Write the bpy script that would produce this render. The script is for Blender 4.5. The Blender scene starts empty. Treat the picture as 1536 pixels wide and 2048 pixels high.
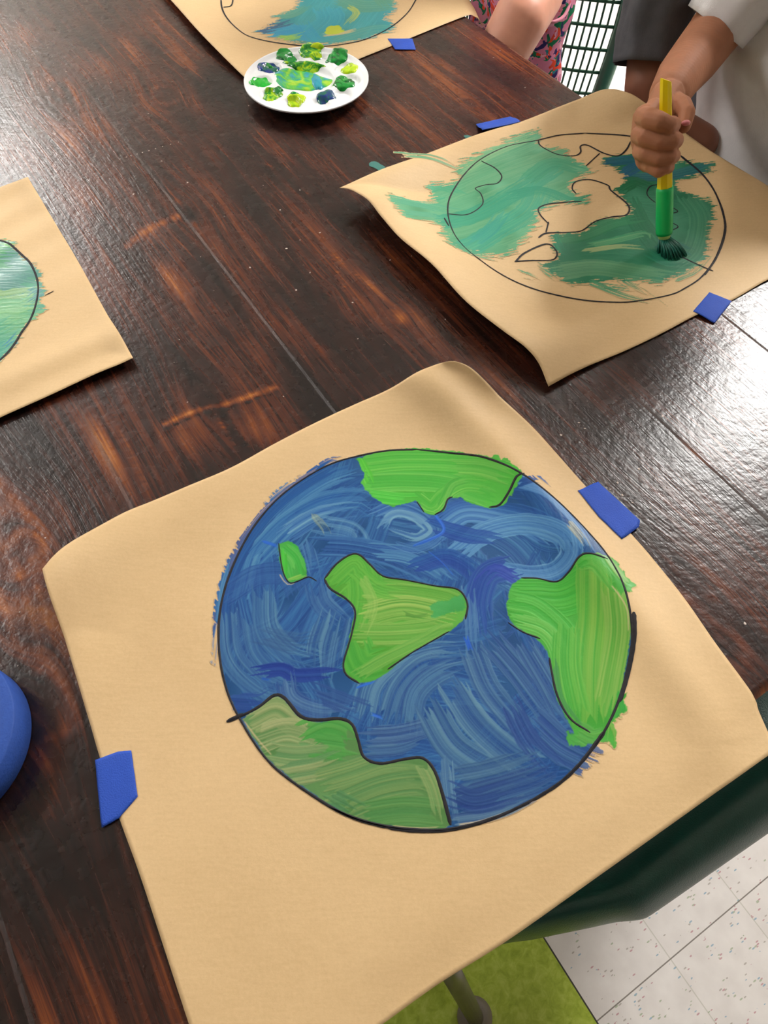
import bpy, bmesh, math, random
import numpy as np
from mathutils import Vector, Matrix, noise as mnoise

random.seed(7); RNG = np.random.default_rng(7)
S = bpy.context.scene
COL = S.collection
# ---------------------------------------------------------------- camera geometry
F = 1400.0; PIT = math.radians(58.5); CAMZ = 1.27; TZ = 0.75
CP, SP = math.cos(PIT), math.sin(PIT)
def ray(px, py):
    x = (px-768)/F; y = -(py-1024)/F
    return np.array([x, CP+y*SP, -SP+y*CP])
def at(px, py, z=TZ):                       # photo point at a given height
    d = ray(px, py); s = (CAMZ-z)/-d[2]
    return np.array([d[0]*s, d[1]*s, z])
def dep(px, py, s):                         # photo point at a given depth
    d = ray(px, py); return np.array([d[0]*s, d[1]*s, CAMZ+d[2]*s])
TH = math.radians(-57.5)
UX = np.array([math.cos(TH), math.sin(TH)]); VX = np.array([-UX[1], UX[0]])
def uvof(px, py, z=TZ):
    w = at(px, py, z)[:2]; return float(w@UX), float(w@VX)
def W(u, v, z): return np.array([u*UX[0]+v*VX[0], u*UX[1]+v*VX[1], z])

cam = bpy.data.cameras.new('camera'); co = bpy.data.objects.new('camera', cam); COL.objects.link(co)
co.location = (0, 0, CAMZ); co.rotation_euler = (math.pi/2-PIT, 0, 0)
cam.sensor_fit = 'HORIZONTAL'; cam.sensor_width = 36; cam.lens = 36*F/1536; cam.clip_start = .02
S.camera = co

def lin(c):
    return tuple(((x/255)/12.92 if x/255 <= .04045 else ((x/255+.055)/1.055)**2.4) for x in c)
def L4(c): return (*lin(c), 1)

# ---------------------------------------------------------------- object helpers
def tag(o, label=None, cat=None, group=None, kind=None):
    if label: o['label'] = label
    if cat: o['category'] = cat
    if group: o['group'] = group
    if kind: o['kind'] = kind
    return o
def empty(name, loc, label, cat, group=None, rz=0):
    o = bpy.data.objects.new(name, None); COL.objects.link(o)
    o.location = loc; o.rotation_euler = (0, 0, rz); o.empty_display_size = .05
    return tag(o, label, cat, group)
def link(name, me, mat=None, parent=None, smooth=True):
    o = bpy.data.objects.new(name, me); COL.objects.link(o)
    if mat: me.materials.append(mat)
    if smooth and len(me.polygons): me.polygons.foreach_set('use_smooth', [True]*len(me.polygons))
    if parent is not None:
        bpy.context.view_layer.update()
        o.parent = parent; o.matrix_parent_inverse = parent.matrix_world.inverted()
    return o
def mesh(name, vs, fs, mat=None, parent=None, smooth=True):
    me = bpy.data.meshes.new(name)
    me.from_pydata([tuple(map(float, v)) for v in vs], [], fs); me.update()
    return link(name, me, mat, parent, smooth)
def from_bm(name, bm, mat=None, parent=None, smooth=True):
    bmesh.ops.recalc_face_normals(bm, faces=bm.faces)
    me = bpy.data.meshes.new(name); bm.to_mesh(me); bm.free()
    return link(name, me, mat, parent, smooth)
def grid_mesh(name, P, mat=None, parent=None, keep=None):
    """P (n,m,3) array -> quad grid (numpy fast path); keep (n-1,m-1) bool"""
    n, m, _ = P.shape
    idx = np.arange(n*m).reshape(n, m)
    q = np.stack([idx[:-1, :-1], idx[1:, :-1], idx[1:, 1:], idx[:-1, 1:]], -1)
    q = q[keep] if keep is not None else q.reshape(-1, 4)
    used = np.zeros(n*m, bool); used[q.ravel()] = True
    remap = np.cumsum(used)-1
    V = P.reshape(-1, 3)[used].astype(np.float32); q = remap[q].astype(np.int32)
    me = bpy.data.meshes.new(name)
    me.vertices.add(len(V)); me.vertices.foreach_set('co', V.ravel())
    me.loops.add(q.size); me.loops.foreach_set('vertex_index', q.ravel())
    me.polygons.add(len(q)); me.polygons.foreach_set('loop_start', np.arange(0, q.size, 4, dtype=np.int32))
    try: me.polygons.foreach_set('loop_total', np.full(len(q), 4, np.int32))
    except Exception: pass
    me.update(calc_edges=True); me.validate()
    o = link(name, me, mat, parent)
    return o, used
def tube(bm, pts, rads, seg=14, caps=True):
    pts = [np.array(p, float) for p in pts]
    if np.isscalar(rads): rads = [rads]*len(pts)
    rings = []; prev = None
    for i, p in enumerate(pts):
        t = pts[min(i+1, len(pts)-1)]-pts[max(i-1, 0)]; t /= np.linalg.norm(t)
        if prev is None:
            a = np.array([0, 0, 1.]) if abs(t[2]) < .9 else np.array([1., 0, 0])
        else: a = prev
        n = a-t*(a@t); n /= np.linalg.norm(n); b = np.cross(t, n); prev = n
        rings.append([bm.verts.new(tuple(p+rads[i]*(math.cos(k*2*math.pi/seg)*n+math.sin(k*2*math.pi/seg)*b))) for k in range(seg)])
    for r0, r1 in zip(rings, rings[1:]):
        for k in range(seg): bm.faces.new((r0[k], r0[(k+1) % seg], r1[(k+1) % seg], r1[k]))
    if caps: bm.faces.new(rings[0][::-1]); bm.faces.new(rings[-1])
def catmull(pts, step):
    P = np.array(pts, float)
    if len(P) == 2:
        n = max(2, int(np.linalg.norm(P[1]-P[0])/step)+1); return P[0]+(P[1]-P[0])*np.linspace(0, 1, n)[:, None]
    Q = np.vstack([2*P[0]-P[1], P, 2*P[-1]-P[-2]]); out = []
    for i in range(1, len(Q)-2):
        n = max(1, int(np.linalg.norm(Q[i+1]-Q[i])/step)); t = (np.arange(n)/n)[:, None]
        a, b, c, d = Q[i-1], Q[i], Q[i+1], Q[i+2]
        out.append(.5*((2*b)+(c-a)*t+(2*a-5*b+4*c-d)*t*t+(3*b-a-3*c+d)*t**3))
    out.append(P[-1:]); return np.vstack(out)
def box(bm, lo, hi, bev=0):
    M = Matrix.Translation(((lo[0]+hi[0])/2, (lo[1]+hi[1])/2, (lo[2]+hi[2])/2)) @ Matrix.Diagonal((hi[0]-lo[0], hi[1]-lo[1], hi[2]-lo[2], 1))
    r = bmesh.ops.create_cube(bm, size=1, matrix=M)
    if bev:
        es = list({e for v in r['verts'] for e in v.link_edges})
        bmesh.ops.bevel(bm, geom=es, offset=bev, segments=3, affect='EDGES', profile=.6)

# ---------------------------------------------------------------- materials
def newmat(name):
    m = bpy.data.materials.new(name); m.use_nodes = True
    nt = m.node_tree; nt.nodes.clear()
    out = nt.nodes.new('ShaderNodeOutputMaterial'); b = nt.nodes.new('ShaderNodeBsdfPrincipled')
    nt.links.new(b.outputs[0], out.inputs[0]); return m, nt, b
class N:
    def __init__(s, nt): s.nt = nt
    def __call__(s, t, ins=None, **kw):
        n = s.nt.nodes.new('ShaderNode'+t)
        for k, v in kw.items(): setattr(n, k, v)
        for k, v in (ins or {}).items():
            if isinstance(v, bpy.types.NodeSocket): s.nt.links.new(v, n.inputs[k])
            else: n.inputs[k].default_value = v
        return n
    def math(s, op, a, b=0.0, c=None, clamp=False):
        d = {0: a, 1: b}
        if c is not None: d[2] = c
        return s('Math', d, operation=op, use_clamp=clamp).outputs[0]
    def mix(s, f, a, b, bt='MIX'):
        n = s.nt.nodes.new('ShaderNodeMix'); n.data_type = 'RGBA'; n.blend_type = bt
        for k, v in ((0, f), (6, a), (7, b)):
            if isinstance(v, bpy.types.NodeSocket): s.nt.links.new(v, n.inputs[k])
            else: n.inputs[k].default_value = v
        return n.outputs[2]
    def ramp(s, f, stops, interp='LINEAR'):
        n = s.nt.nodes.new('ShaderNodeValToRGB'); n.color_ramp.interpolation = interp
        e = n.color_ramp.elements
        while len(e) < len(stops): e.new(.5)
        for x, (p, c) in zip(e, stops): x.position = p; x.color = c
        s.nt.links.new(f, n.inputs[0]); return n.outputs[0]
def noise(n, vec, scale, detail=3, rough=.5, dist=0):
    return n('TexNoise', {'Vector': vec, 'Scale': scale, 'Detail': detail, 'Roughness': rough, 'Distortion': dist}).outputs[0]
def plain(name, rgb, rough=.5, spec=.5, var=.08, vscale=40, bump=0, bscale=300, metal=0, sub=0, subr=(.01, .004, .002), coat=0):
    m, nt, b = newmat(name); n = N(nt)
    tc = n('TexCoord').outputs['Object']
    f = noise(n, tc, vscale, 4)
    c = L4(rgb); lo = tuple(x*(1-var) for x in c[:3])+(1,); hi = tuple(min(1, x*(1+var)) for x in c[:3])+(1,)
    nt.links.new(n.ramp(f, [(.3, lo), (.7, hi)]), b.inputs['Base Color'])
    b.inputs['Roughness'].default_value = rough; b.inputs['Specular IOR Level'].default_value = spec
    b.inputs['Metallic'].default_value = metal; b.inputs['Coat Weight'].default_value = coat
    if sub: b.inputs['Subsurface Weight'].default_value = sub; b.inputs['Subsurface Radius'].default_value = subr; b.inputs['Subsurface Scale'].default_value = 1
    if bump:
        bp = n('Bump', {'Height': noise(n, tc, bscale, 3), 'Strength': bump, 'Distance': .001})
        nt.links.new(bp.outputs[0], b.inputs['Normal'])
    return m

PAPER = (222, 190, 143)
def paper_nodes(n):
    geo = n('NewGeometry').outputs['Position']
    f1 = noise(n, geo, 9, 3); f2 = noise(n, geo, 420, 4, .7)
    st = n('Mapping', {'Vector': geo, 'Scale': (60, 500, 60)}).outputs[0]
    f3 = noise(n, st, 1, 2)
    v = n.math('ADD', n.math('MULTIPLY', f1, .45), n.math('ADD', n.math('MULTIPLY', f2, .35), n.math('MULTIPLY', f3, .2)))
    c = L4(PAPER)
    col = n.ramp(v, [(.32, tuple(x*k for x, k in zip(c[:3], (.90, .88, .84)))+(1,)), (.68, tuple(min(1, x*k) for x, k in zip(c[:3], (1.07, 1.08, 1.1)))+(1,))])
    hgt = n.math('ADD', n.math('MULTIPLY', f2, .6), n.math('MULTIPLY', noise(n, geo, 35, 3), 3.0))
    return col, hgt, geo
def make_paper():
    m, nt, b = newmat('kraft_paper'); n = N(nt)
    col, hgt, _ = paper_nodes(n)
    nt.links.new(col, b.inputs['Base Color'])
    b.inputs['Roughness'].default_value = .55; b.inputs['Specular IOR Level'].default_value = .35
    bp = n('Bump', {'Height': hgt, 'Strength': .25, 'Distance': .0006}); nt.links.new(bp.outputs[0], b.inputs['Normal'])
    return m
M_PAPER = make_paper()
def make_paint():
    m, nt, b = newmat('poster_paint'); n = N(nt)
    col, hgt, geo = paper_nodes(n)
    a = n('Attribute', attribute_name='paint')
    cov = n('Attribute', attribute_name='cover').outputs['Fac']
    nt.links.new(n.mix(cov, col, a.outputs['Color']), b.inputs['Base Color'])
    r = n.math('SUBTRACT', .6, n.math('MULTIPLY', cov, .2)); nt.links.new(r, b.inputs['Roughness'])
    b.inputs['Specular IOR Level'].default_value = .25
    wet = n('Attribute', attribute_name='wet').outputs['Fac']
    nt.links.new(n.math('MULTIPLY', wet, .8), b.inputs['Coat Weight']); b.inputs['Coat Roughness'].default_value = .12
    bp = n('Bump', {'Height': hgt, 'Strength': .2, 'Distance': .0006}); nt.links.new(bp.outputs[0], b.inputs['Normal'])
    return m
M_PAINT = make_paint()
M_MARK = plain('black_marker', (34, 32, 38), .6, .3, var=.3, vscale=300)
M_TAPE = plain('blue_painters_tape', (44, 84, 190), .6, .3, var=.05, vscale=60, bump=.5, bscale=900)

# ---------------------------------------------------------------- painting engine
def vnoise1(x, seed):
    r = np.random.default_rng(seed).random(4096); x = x+1000.0
    i = np.floor(x).astype(int); f = x-i; f = f*f*(3-2*f)
    return r[i % 4096]*(1-f)+r[(i+1) % 4096]*f
def vnoise2(x, y, seed):
    r = np.random.default_rng(seed).random((256, 256))
    i = np.floor(x).astype(int); j = np.floor(y).astype(int); f = x-i; g = y-j
    f = f*f*(3-2*f); g = g*g*(3-2*g); i %= 256; j %= 256; i1 = (i+1) % 256; j1 = (j+1) % 256
    return (r[i, j]*(1-f)+r[i1, j]*f)*(1-g)+(r[i, j1]*(1-f)+r[i1, j1]*f)*g
class Canvas:
    def __init__(s, x0, y0, x1, y1, res):
        s.res = res; s.x = np.arange(x0, x1, res); s.y = np.arange(y0, y1, res)
        s.X, s.Y = np.meshgrid(s.x, s.y, indexing='ij')
        s.c = np.zeros(s.X.shape+(3,)); s.c[:] = (120, 140, 110)
        s.a = np.zeros(s.X.shape); s.h = np.zeros(s.X.shape); s.w = np.zeros(s.X.shape); s.seed = 1
        s.edge = (vnoise2(s.X/.004+500, s.Y/.004+500, 5)-.5)*.0016+(vnoise2(s.X/.0013+500, s.Y/.0013+500, 6)-.5)*.0008
    def poly(s, pts, soft=.0006, rag=1.0, streak=0, ang=.35):
        """soft inside mask of a closed polygon (world xy)"""
        P = catmull(list(pts)+[pts[0]], .004); ins = np.zeros(s.X.shape, bool); D = np.full(s.X.shape, 1.)
        for (xa, ya), (xb, yb) in zip(P, P[1:]):
            if ya != yb:
                cr = ((ya > s.Y) != (yb > s.Y)) & (s.X < (xb-xa)*(s.Y-ya)/(yb-ya)+xa); ins ^= cr
            m = .012; i0, i1 = np.searchsorted(s.x, [min(xa, xb)-m, max(xa, xb)+m]); j0, j1 = np.searchsorted(s.y, [min(ya, yb)-m, max(ya, yb)+m])
            if i1 <= i0 or j1 <= j0: continue
            X = s.X[i0:i1, j0:j1]; Y = s.Y[i0:i1, j0:j1]; dx, dy = xb-xa, yb-ya; l = dx*dx+dy*dy+1e-12
            t = np.clip(((X-xa)*dx+(Y-ya)*dy)/l, 0, 1)
            D[i0:i1, j0:j1] = np.minimum(D[i0:i1, j0:j1], np.hypot(X-xa-t*dx, Y-ya-t*dy))
        sd = np.where(ins, D, -D)+s.edge*rag
        if streak:
            ca, sa = math.cos(ang), math.sin(ang); A_ = s.X*ca+s.Y*sa; B_ = -s.X*sa+s.Y*ca
            q = vnoise2(A_/.022+300, B_/.0016+300, 41)*.6+vnoise2(A_/.009+300, B_/.0009+300, 42)*.4
            sd = sd+(q-.62)*streak
        return np.clip(sd/soft*.5+.5, 0, 1)
    def comp(s, sl, al, col, hh=0, wet=0):
        a0 = s.a[sl]; na = al+a0*(1-al); k = (al/np.maximum(na, 1e-5))[..., None]
        s.c[sl] = s.c[sl]*(1-k)+col*k; s.a[sl] = na
        s.h[sl] = s.h[sl]*(1-al)+al*hh; s.w[sl] = s.w[sl]*(1-al)+al*wet
    def fill(s, mask, col, alpha=1., var=6, wet=0):
        v = (vnoise2(s.X/.02+90, s.Y/.02+90, s.seed)-.5)[..., None]; s.seed += 1
        s.comp((slice(None), slice(None)), mask*alpha, np.array(col, float)+v*var*2, .4, wet)
    def stroke(s, pts, w, col, alpha=.85, con=22, dry=.25, end=.012, mask=None, wet=0, bris=1.0, light=None):
        """pts world xy, w half width, bristles run along the stroke"""
        s.seed += 1; sd = s.seed
        P = catmull(pts, .0035); seg = np.hypot(*(P[1:]-P[:-1]).T); cum = np.r_[0, np.cumsum(seg)]; Lt = cum[-1]
        m = w*1.1
        i0, i1 = np.searchsorted(s.x, [P[:, 0].min()-m, P[:, 0].max()+m]); j0, j1 = np.searchsorted(s.y, [P[:, 1].min()-m, P[:, 1].max()+m])
        if i1-i0 < 2 or j1-j0 < 2: return
        sl = (slice(i0, i1), slice(j0, j1)); X = s.X[sl]; Y = s.Y[sl]
        D = np.full(X.shape, 9.); T = np.zeros(X.shape); SS = np.zeros(X.shape)
        for k in range(len(P)-1):
            xa, ya = P[k]; dx, dy = P[k+1]-P[k]; l = seg[k]+1e-9
            t0 = ((X-xa)*dx+(Y-ya)*dy)/l/l
            t = np.clip(t0, 0, 1)
            if k == 0: t = np.minimum(t0, 1)
            if k == len(P)-2: t = np.maximum(t0, 0)
            if len(P) == 2: t = t0
            ex = X-xa-t*dx; ey = Y-ya-t*dy; d = np.hypot(ex, ey); lat = (dx*ey-dy*ex)/l
            b = d < D; D[b] = d[b]; T[b] = lat[b]; SS[b] = (cum[k]+t*l)[b]
        lat = T/w
        nb = w/.0011*bris
        b1 = vnoise1(lat*nb+SS*18, sd)*.6+vnoise1(lat*nb*2.3+7, sd+1)*.4
        b2 = vnoise1(lat*nb*.35+3, sd+2)
        br = np.clip((.7*b1+.3*b2-.5)*1.9+.5, 0, 1)
        e1 = (vnoise1(lat*nb*.7, sd+3)-.5)*end; e2 = (vnoise1(lat*nb*.7, sd+4)-.3)*end*1.6
        cov = np.clip((1-np.abs(lat)+.12*(vnoise1(SS/.006, sd+5)-.5))*w/.0007, 0, 1)
        cov *= np.clip((SS-e1)/.0012, 0, 1)*np.clip((Lt-e2-SS)/.0015, 0, 1)
        q = np.clip(SS/max(Lt, 1e-6), 0, 1)
        thr = dry*(.35+.9*q)
        cov *= np.clip((br-thr+.25)/.25, 0, 1)
        if mask is not None: cov = cov*mask[sl]
        cc = np.array(col, float)+(br-.5)[..., None]*con*2*np.array([1., 1., .8]) if light is None else \
            np.array(col, float)*(1-br[..., None])+np.array(light, float)*br[..., None]
        s.comp(sl, cov*alpha*np.clip(1.15-.35*q, 0, 1), cc, br*.8+.3, wet)
def paint_object(name, cv, hfun, parent, label=None):
    cv.a = np.clip((cv.a-.12)*1.35, 0, 1); cv.c = cv.c+0
    Z = hfun(cv.X, cv.Y)
    P = np.stack([cv.X, cv.Y, Z+.00022+.00028*cv.h*cv.a], -1)
    A = cv.a
    keep = np.maximum.reduce([A[:-1, :-1], A[1:, :-1], A[:-1, 1:], A[1:, 1:]]) > .06
    o, used = grid_mesh(name, P, M_PAINT, parent, keep)
    me = o.data
    c = np.clip(cv.c.reshape(-1, 3)[used]/255, 0, 1); c = np.where(c <= .04045, c/12.92, ((c+.055)/1.055)**2.4)
    ca = me.attributes.new('paint', 'FLOAT_COLOR', 'POINT'); ca.data.foreach_set('color', np.c_[c, np.ones(len(c))].astype(np.float32).ravel())
    for nm, arr in (('cover', cv.a), ('wet', cv.w)):
        at_ = me.attributes.new(nm, 'FLOAT', 'POINT'); at_.data.foreach_set('value', arr.reshape(-1)[used].astype(np.float32))
    if label: o['label'] = label
    return o
def P2(l, sc=1, ox=0, oy=0):                 # crop coordinates -> table plane xy
    return [at(ox+x*sc, oy+y*sc)[:2] for x, y in l]

# ---------------------------------------------------------------- paper sheets
class Sheet:
    """Coons patch: four edge curves of (px,py,lift); lifts fade inwards"""
    def __init__(s, name, far, right, near, left, tau, label, extra=None, n=110, floorlift=.0012):
        # far: A->B, right: B->C, near: D->C, left: A->D
        cur = []
        for e in (far, right, near, left):
            P = np.array([np.r_[at(x, y, TZ+z), z] for x, y, z in e])
            Q = catmull(P, .004); d = np.r_[0, np.cumsum(np.linalg.norm(Q[1:, :2]-Q[:-1, :2], axis=1))]; d /= d[-1]
            t = np.linspace(0, 1, n); cur.append(np.stack([np.interp(t, d, Q[:, k]) for k in range(4)], 1))
        Fa, Ri, Ne, Le = cur; t = np.linspace(0, 1, n); s_, t_ = np.meshgrid(t, t, indexing='ij')   # s along far, t toward near
        def co_(k):
            a, b, c, d = Fa[:, k], Ri[:, k], Ne[:, k], Le[:, k]
            return (1-t_)*a[:, None]+t_*c[:, None]+(1-s_)*d[None, :]+s_*b[None, :]-((1-s_)*(1-t_)*a[0]+s_*(1-t_)*a[-1]+(1-s_)*t_*c[0]+s_*t_*c[-1])
        X, Y = co_(0), co_(1)
        tf, tr, tn, tl = tau
        Z = np.zeros_like(X); Wt = np.zeros_like(X)
        for zz, w in ((Fa[:, 3][:, None]+0*t_, np.exp(-(t_/tf)**2)), (Ri[:, 3][None, :]+0*s_, np.exp(-((1-s_)/tr)**2)),
                      (Ne[:, 3][:, None]+0*t_, np.exp(-((1-t_)/tn)**2)), (Le[:, 3][None, :]+0*s_, np.exp(-(s_/tl)**2))):
            k = np.abs(zz*w) > np.abs(Z); Z = np.where(k, zz*w, Z)
        Z = Z+floorlift
        if extra is not None: Z = Z+extra(s_, t_, X, Y)
        s.X, s.Y, s.Z = X, Y, Z+TZ
        s.root = empty(name, (float(X.mean()), float(Y.mean()), TZ), label, 'paper')
        P = np.stack([X, Y, s.Z], -1)
        o, _ = grid_mesh('sheet', P, M_PAPER, s.root)
        md = o.modifiers.new('t', 'SOLIDIFY'); md.thickness = .00025; md.offset = -1
        s.obj = o
        # regular lookup grid for heights
        s.gx = np.arange(X.min(), X.max(), .004); s.gy = np.arange(Y.min(), Y.max(), .004)
        G = np.full((len(s.gx)+1, len(s.gy)+1), np.nan)
        ii = np.clip(((X-s.gx[0])/.004).round().astype(int), 0, len(s.gx)); jj = np.clip(((Y-s.gy[0])/.004).round().astype(int), 0, len(s.gy))
        acc = np.zeros(G.shape); cnt = np.zeros(G.shape); np.add.at(acc, (ii, jj), s.Z); np.add.at(cnt, (ii, jj), 1)
        for _ in range(12):
            hole = cnt == 0
            a2 = acc.copy(); c2 = cnt.copy()
            for dx, dy in ((1, 0), (-1, 0), (0, 1), (0, -1)):
                a2 += np.roll(acc, (dx, dy), (0, 1)); c2 += np.roll(cnt, (dx, dy), (0, 1))
            if not hole.any(): break
            acc = np.where(hole, a2, acc); cnt = np.where(hole, c2, cnt)
        G = acc/np.maximum(cnt, 1e-9); G[cnt == 0] = TZ+floorlift
        for _ in range(3): G = (G*2+np.roll(G, 1, 0)+np.roll(G, -1, 0)+np.roll(G, 1, 1)+np.roll(G, -1, 1))/6
        s.G = G
    def h(s, x, y):
        fx = np.clip((np.asarray(x)-s.gx[0])/.004, 0, s.G.shape[0]-1.001); fy = np.clip((np.asarray(y)-s.gy[0])/.004, 0, s.G.shape[1]-1.001)
        i = fx.astype(int); j = fy.astype(int); a = fx-i; b = fy-j; G = s.G
        return ((G[i, j]*(1-a)+G[i+1, j]*a)*(1-b)+(G[i, j+1]*(1-a)+G[i+1, j+1]*a)*b)+.0003
def ribbon(vs, fs, pts, w, hfun, lift=.0007, seed=0, taper=True):
    P = catmull(pts, .0025); n = len(P); r = np.random.default_rng(seed)
    T = np.gradient(P, axis=0); T /= np.linalg.norm(T, axis=1)[:, None]+1e-9; Nn = np.stack([-T[:, 1], T[:, 0]], 1)
    wb = w*(1+.18*(r.random(n)-.5)+.15*np.sin(np.arange(n)*.11+seed))
    if taper: wb = wb*np.clip(np.minimum(np.arange(n), n-1-np.arange(n))/1.5+.45, 0, 1)
    b = len(vs)
    for p, nn, q in zip(P, Nn, wb):
        for k in (-1, -.5, .5, 1):
            x, y = p+nn*q*k; vs.append((x, y, float(hfun(x, y))+lift*(1 if abs(k) < .9 else .6)))
    for i in range(n-1):
        for k in range(3):
            fs.append((b+4*i+k, b+4*i+k+1, b+4*i+4+k+1, b+4*i+4+k))
def markers(sheet, lines, name='marker_outline'):
    vs, fs = [], []
    for i, (pts, w) in enumerate(lines): ribbon(vs, fs, pts, w, sheet.h, seed=i)
    return mesh(name, vs, fs, M_MARK, sheet.root)
def fit_circle(pts):
    q = np.array(pts); A = np.c_[2*q, np.ones(len(q))]; s = np.linalg.lstsq(A, (q**2).sum(1), rcond=None)[0]
    return s[:2], math.sqrt(s[2]+s[0]**2+s[1]**2)
def circ_pts(c, r, n=60, a0=0, a1=2*math.pi): return [(c[0]+r*math.cos(a), c[1]+r*math.sin(a)) for a in np.linspace(a0, a1, n)]
def closed_from(pts, n=90):
    """smooth hand-drawn loop through measured points"""
    return catmull(list(pts)+[pts[0]], .004)

#@@SHEETS
exec_sheets = True
# ================= sheet one: big finished earth in front
bump1 = lambda s, t, X, Y: .0095*np.exp(-((1-s)-.10)**2/.0026)*np.exp(-((t-.45)/.5)**4) + .0015*np.sin(X*23+Y*9)*np.exp(-(t/.2)**2)
sh1 = Sheet('kraft_paper_sheet',
    far=[(87, 1141, .030), (111, 1112, .028), (143, 1086, .024), (197, 1054, .018), (251, 1024, .014), (304, 1002, .011), (376, 972, .009), (465, 936, .008), (550, 891, .008), (633, 848, .010), (715, 808, .013), (801, 769, .018), (850, 742, .022), (880, 728, .026), (908, 723, .030)],
    right=[(908, 723, .030), (935, 733, .028), (962, 756, .022), (1000, 796, .012), (1070, 862, .004), (1171, 975, .001), (1265, 1074, .001), (1314, 1131, .002), (1370, 1202, .004), (1429, 1287, .004), (1502, 1387, .002), (1514, 1419, .001), (1536, 1469, 0), (1552, 1500, 0)],
    near=[(454, 2271, 0), (600, 2166, 0), (765, 2048, -.002), (878, 1967, -.002), (1016, 1880, -.002), (1190, 1757, -.002), (1349, 1644, -.002), (1441, 1578, -.001), (1536, 1511, 0), (1552, 1500, 0)],
    left=[(87, 1141, .030), (110, 1210, .018), (138, 1302, .008), (179, 1440, .002), (202, 1519, 0), (240, 1637, 0), (287, 1768, .001), (379, 2048, .001), (454, 2271, 0)],
    tau=(.13, .08, .05, .08), label='front kraft paper sheet with the finished blue and green earth painting', extra=bump1, n=150)
k5 = 900/1536
def Z5(l): return P2(l, k5, 400, 860)
E1 = Z5([(740,75),(850,85),(960,107),(1090,172),(1220,270),(1340,395),(1400,480),(1440,575),(1465,720),(1455,820),(1425,930),(1375,1035),(1300,1135),(1225,1205),(1130,1265),(1000,1325),(860,1362),(750,1366),(640,1355),(540,1330),(450,1290),(300,1190),(220,1115),(150,1010),(100,910),(72,800),(65,690),(75,590),(105,490),(150,395),(200,320),(265,250),(340,192),(440,135),(540,103),(640,82)])
X1 = np.array(E1); cv = Canvas(X1[:, 0].min()-.025, X1[:, 1].min()-.02, X1[:, 0].max()+.03, X1[:, 1].max()+.02, .0005)
disc = cv.poly(E1)
arctic = cv.poly(Z5([(535,112),(600,90),(680,76),(740,70),(850,80),(960,102),(1050,135),(1095,172),(1070,215),(1030,262),(985,268),(920,250),(880,232),(850,237),(830,280),(790,293),(765,285),(735,245),(700,256),(650,265),(600,240),(575,215),(547,187),(562,165)]), rag=1.5)
isle = cv.poly(Z5([(268,395),(290,384),(325,392),(345,425),(360,470),(363,500),(340,518),(305,524),(288,500),(276,450)]))
mid = cv.poly(Z5([(427,510),(465,462),(512,430),(545,430),(580,462),(625,502),(700,515),(800,535),(880,548),(912,595),(900,645),(850,690),(780,730),(720,765),(650,820),(600,855),(545,865),(500,838),(487,805),(503,740),(518,680),(530,625),(512,590),(470,568),(440,538)]), rag=.7)
east = cv.poly(Z5([(1045,600),(1058,545),(1095,510),(1150,512),(1215,522),(1258,492),(1285,450),(1320,440),(1390,458),(1432,540),(1450,620),(1460,700),(1447,800),(1435,880),(1410,970),(1372,1030),(1335,1065),(1300,1060),(1262,1010),(1222,930),(1200,850),(1190,775),(1150,715),(1100,692),(1058,650)]))
south = cv.poly(Z5([(150,990),(205,945),(255,912),(290,925),(345,985),(400,998),(480,994),(520,1012),(538,1060),(560,1120),(615,1142),(700,1127),(760,1125),(800,1170),(828,1260),(852,1352),(740,1360),(640,1350),(540,1325),(450,1283),(300,1183),(220,1108)]))
sea = disc*(1-arctic)*(1-isle)*(1-mid)*(1-east)*(1-south)
seaspill = np.clip(cv.poly([tuple(np.array(p)+(np.array(p)-X1.mean(0))*.045) for p in E1], streak=.01, ang=-.8)*(1-arctic)*(1-isle)*(1-mid)*(1-east)*(1-south), 0, 1)
NAVY = (22, 62, 128); BLUE = (34, 90, 156); SKY = (88, 144, 182); PALE = (118, 166, 190)
cv.fill(sea, (34, 82, 134), .97, 12)
def sea_s(pts, w, a, b, al=.85, dry=.22, spill=False, end=.02, wet=0):
    cv.stroke(Z5(pts), w*k5*.385/1000, a, al, 20, dry, end, seaspill if spill else sea, wet, light=b)
# random base coverage following a swirling flow
cx, cy = 740, 700
for i in range(170):
    r = RNG.random()**.5*640; a = RNG.random()*6.283; x = cx+r*math.cos(a); y = cy+r*math.sin(a)
    fl = a+math.pi/2+(RNG.random()-.5)*1.3+ (.9 if r < 330 else 0)
    l = 70+90*RNG.random(); bend = (RNG.random()-.5)*60
    dx, dy = math.cos(fl), math.sin(fl)
    pts = [(x-dx*l, y-dy*l), (x-dy*bend, y+dx*bend), (x+dx*l, y+dy*l)]
    up = max(0, min(1, (620-y)/500)); k = RNG.random()
    c0 = np.array(NAVY)*(1-.3*up)+np.array(BLUE)*.3*up; c1 = np.array(BLUE)*(1-k)+np.array(SKY)*k
    sea_s(pts, 34+26*RNG.random(), c0, c1, .55+.25*RNG.random(), .15)
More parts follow.
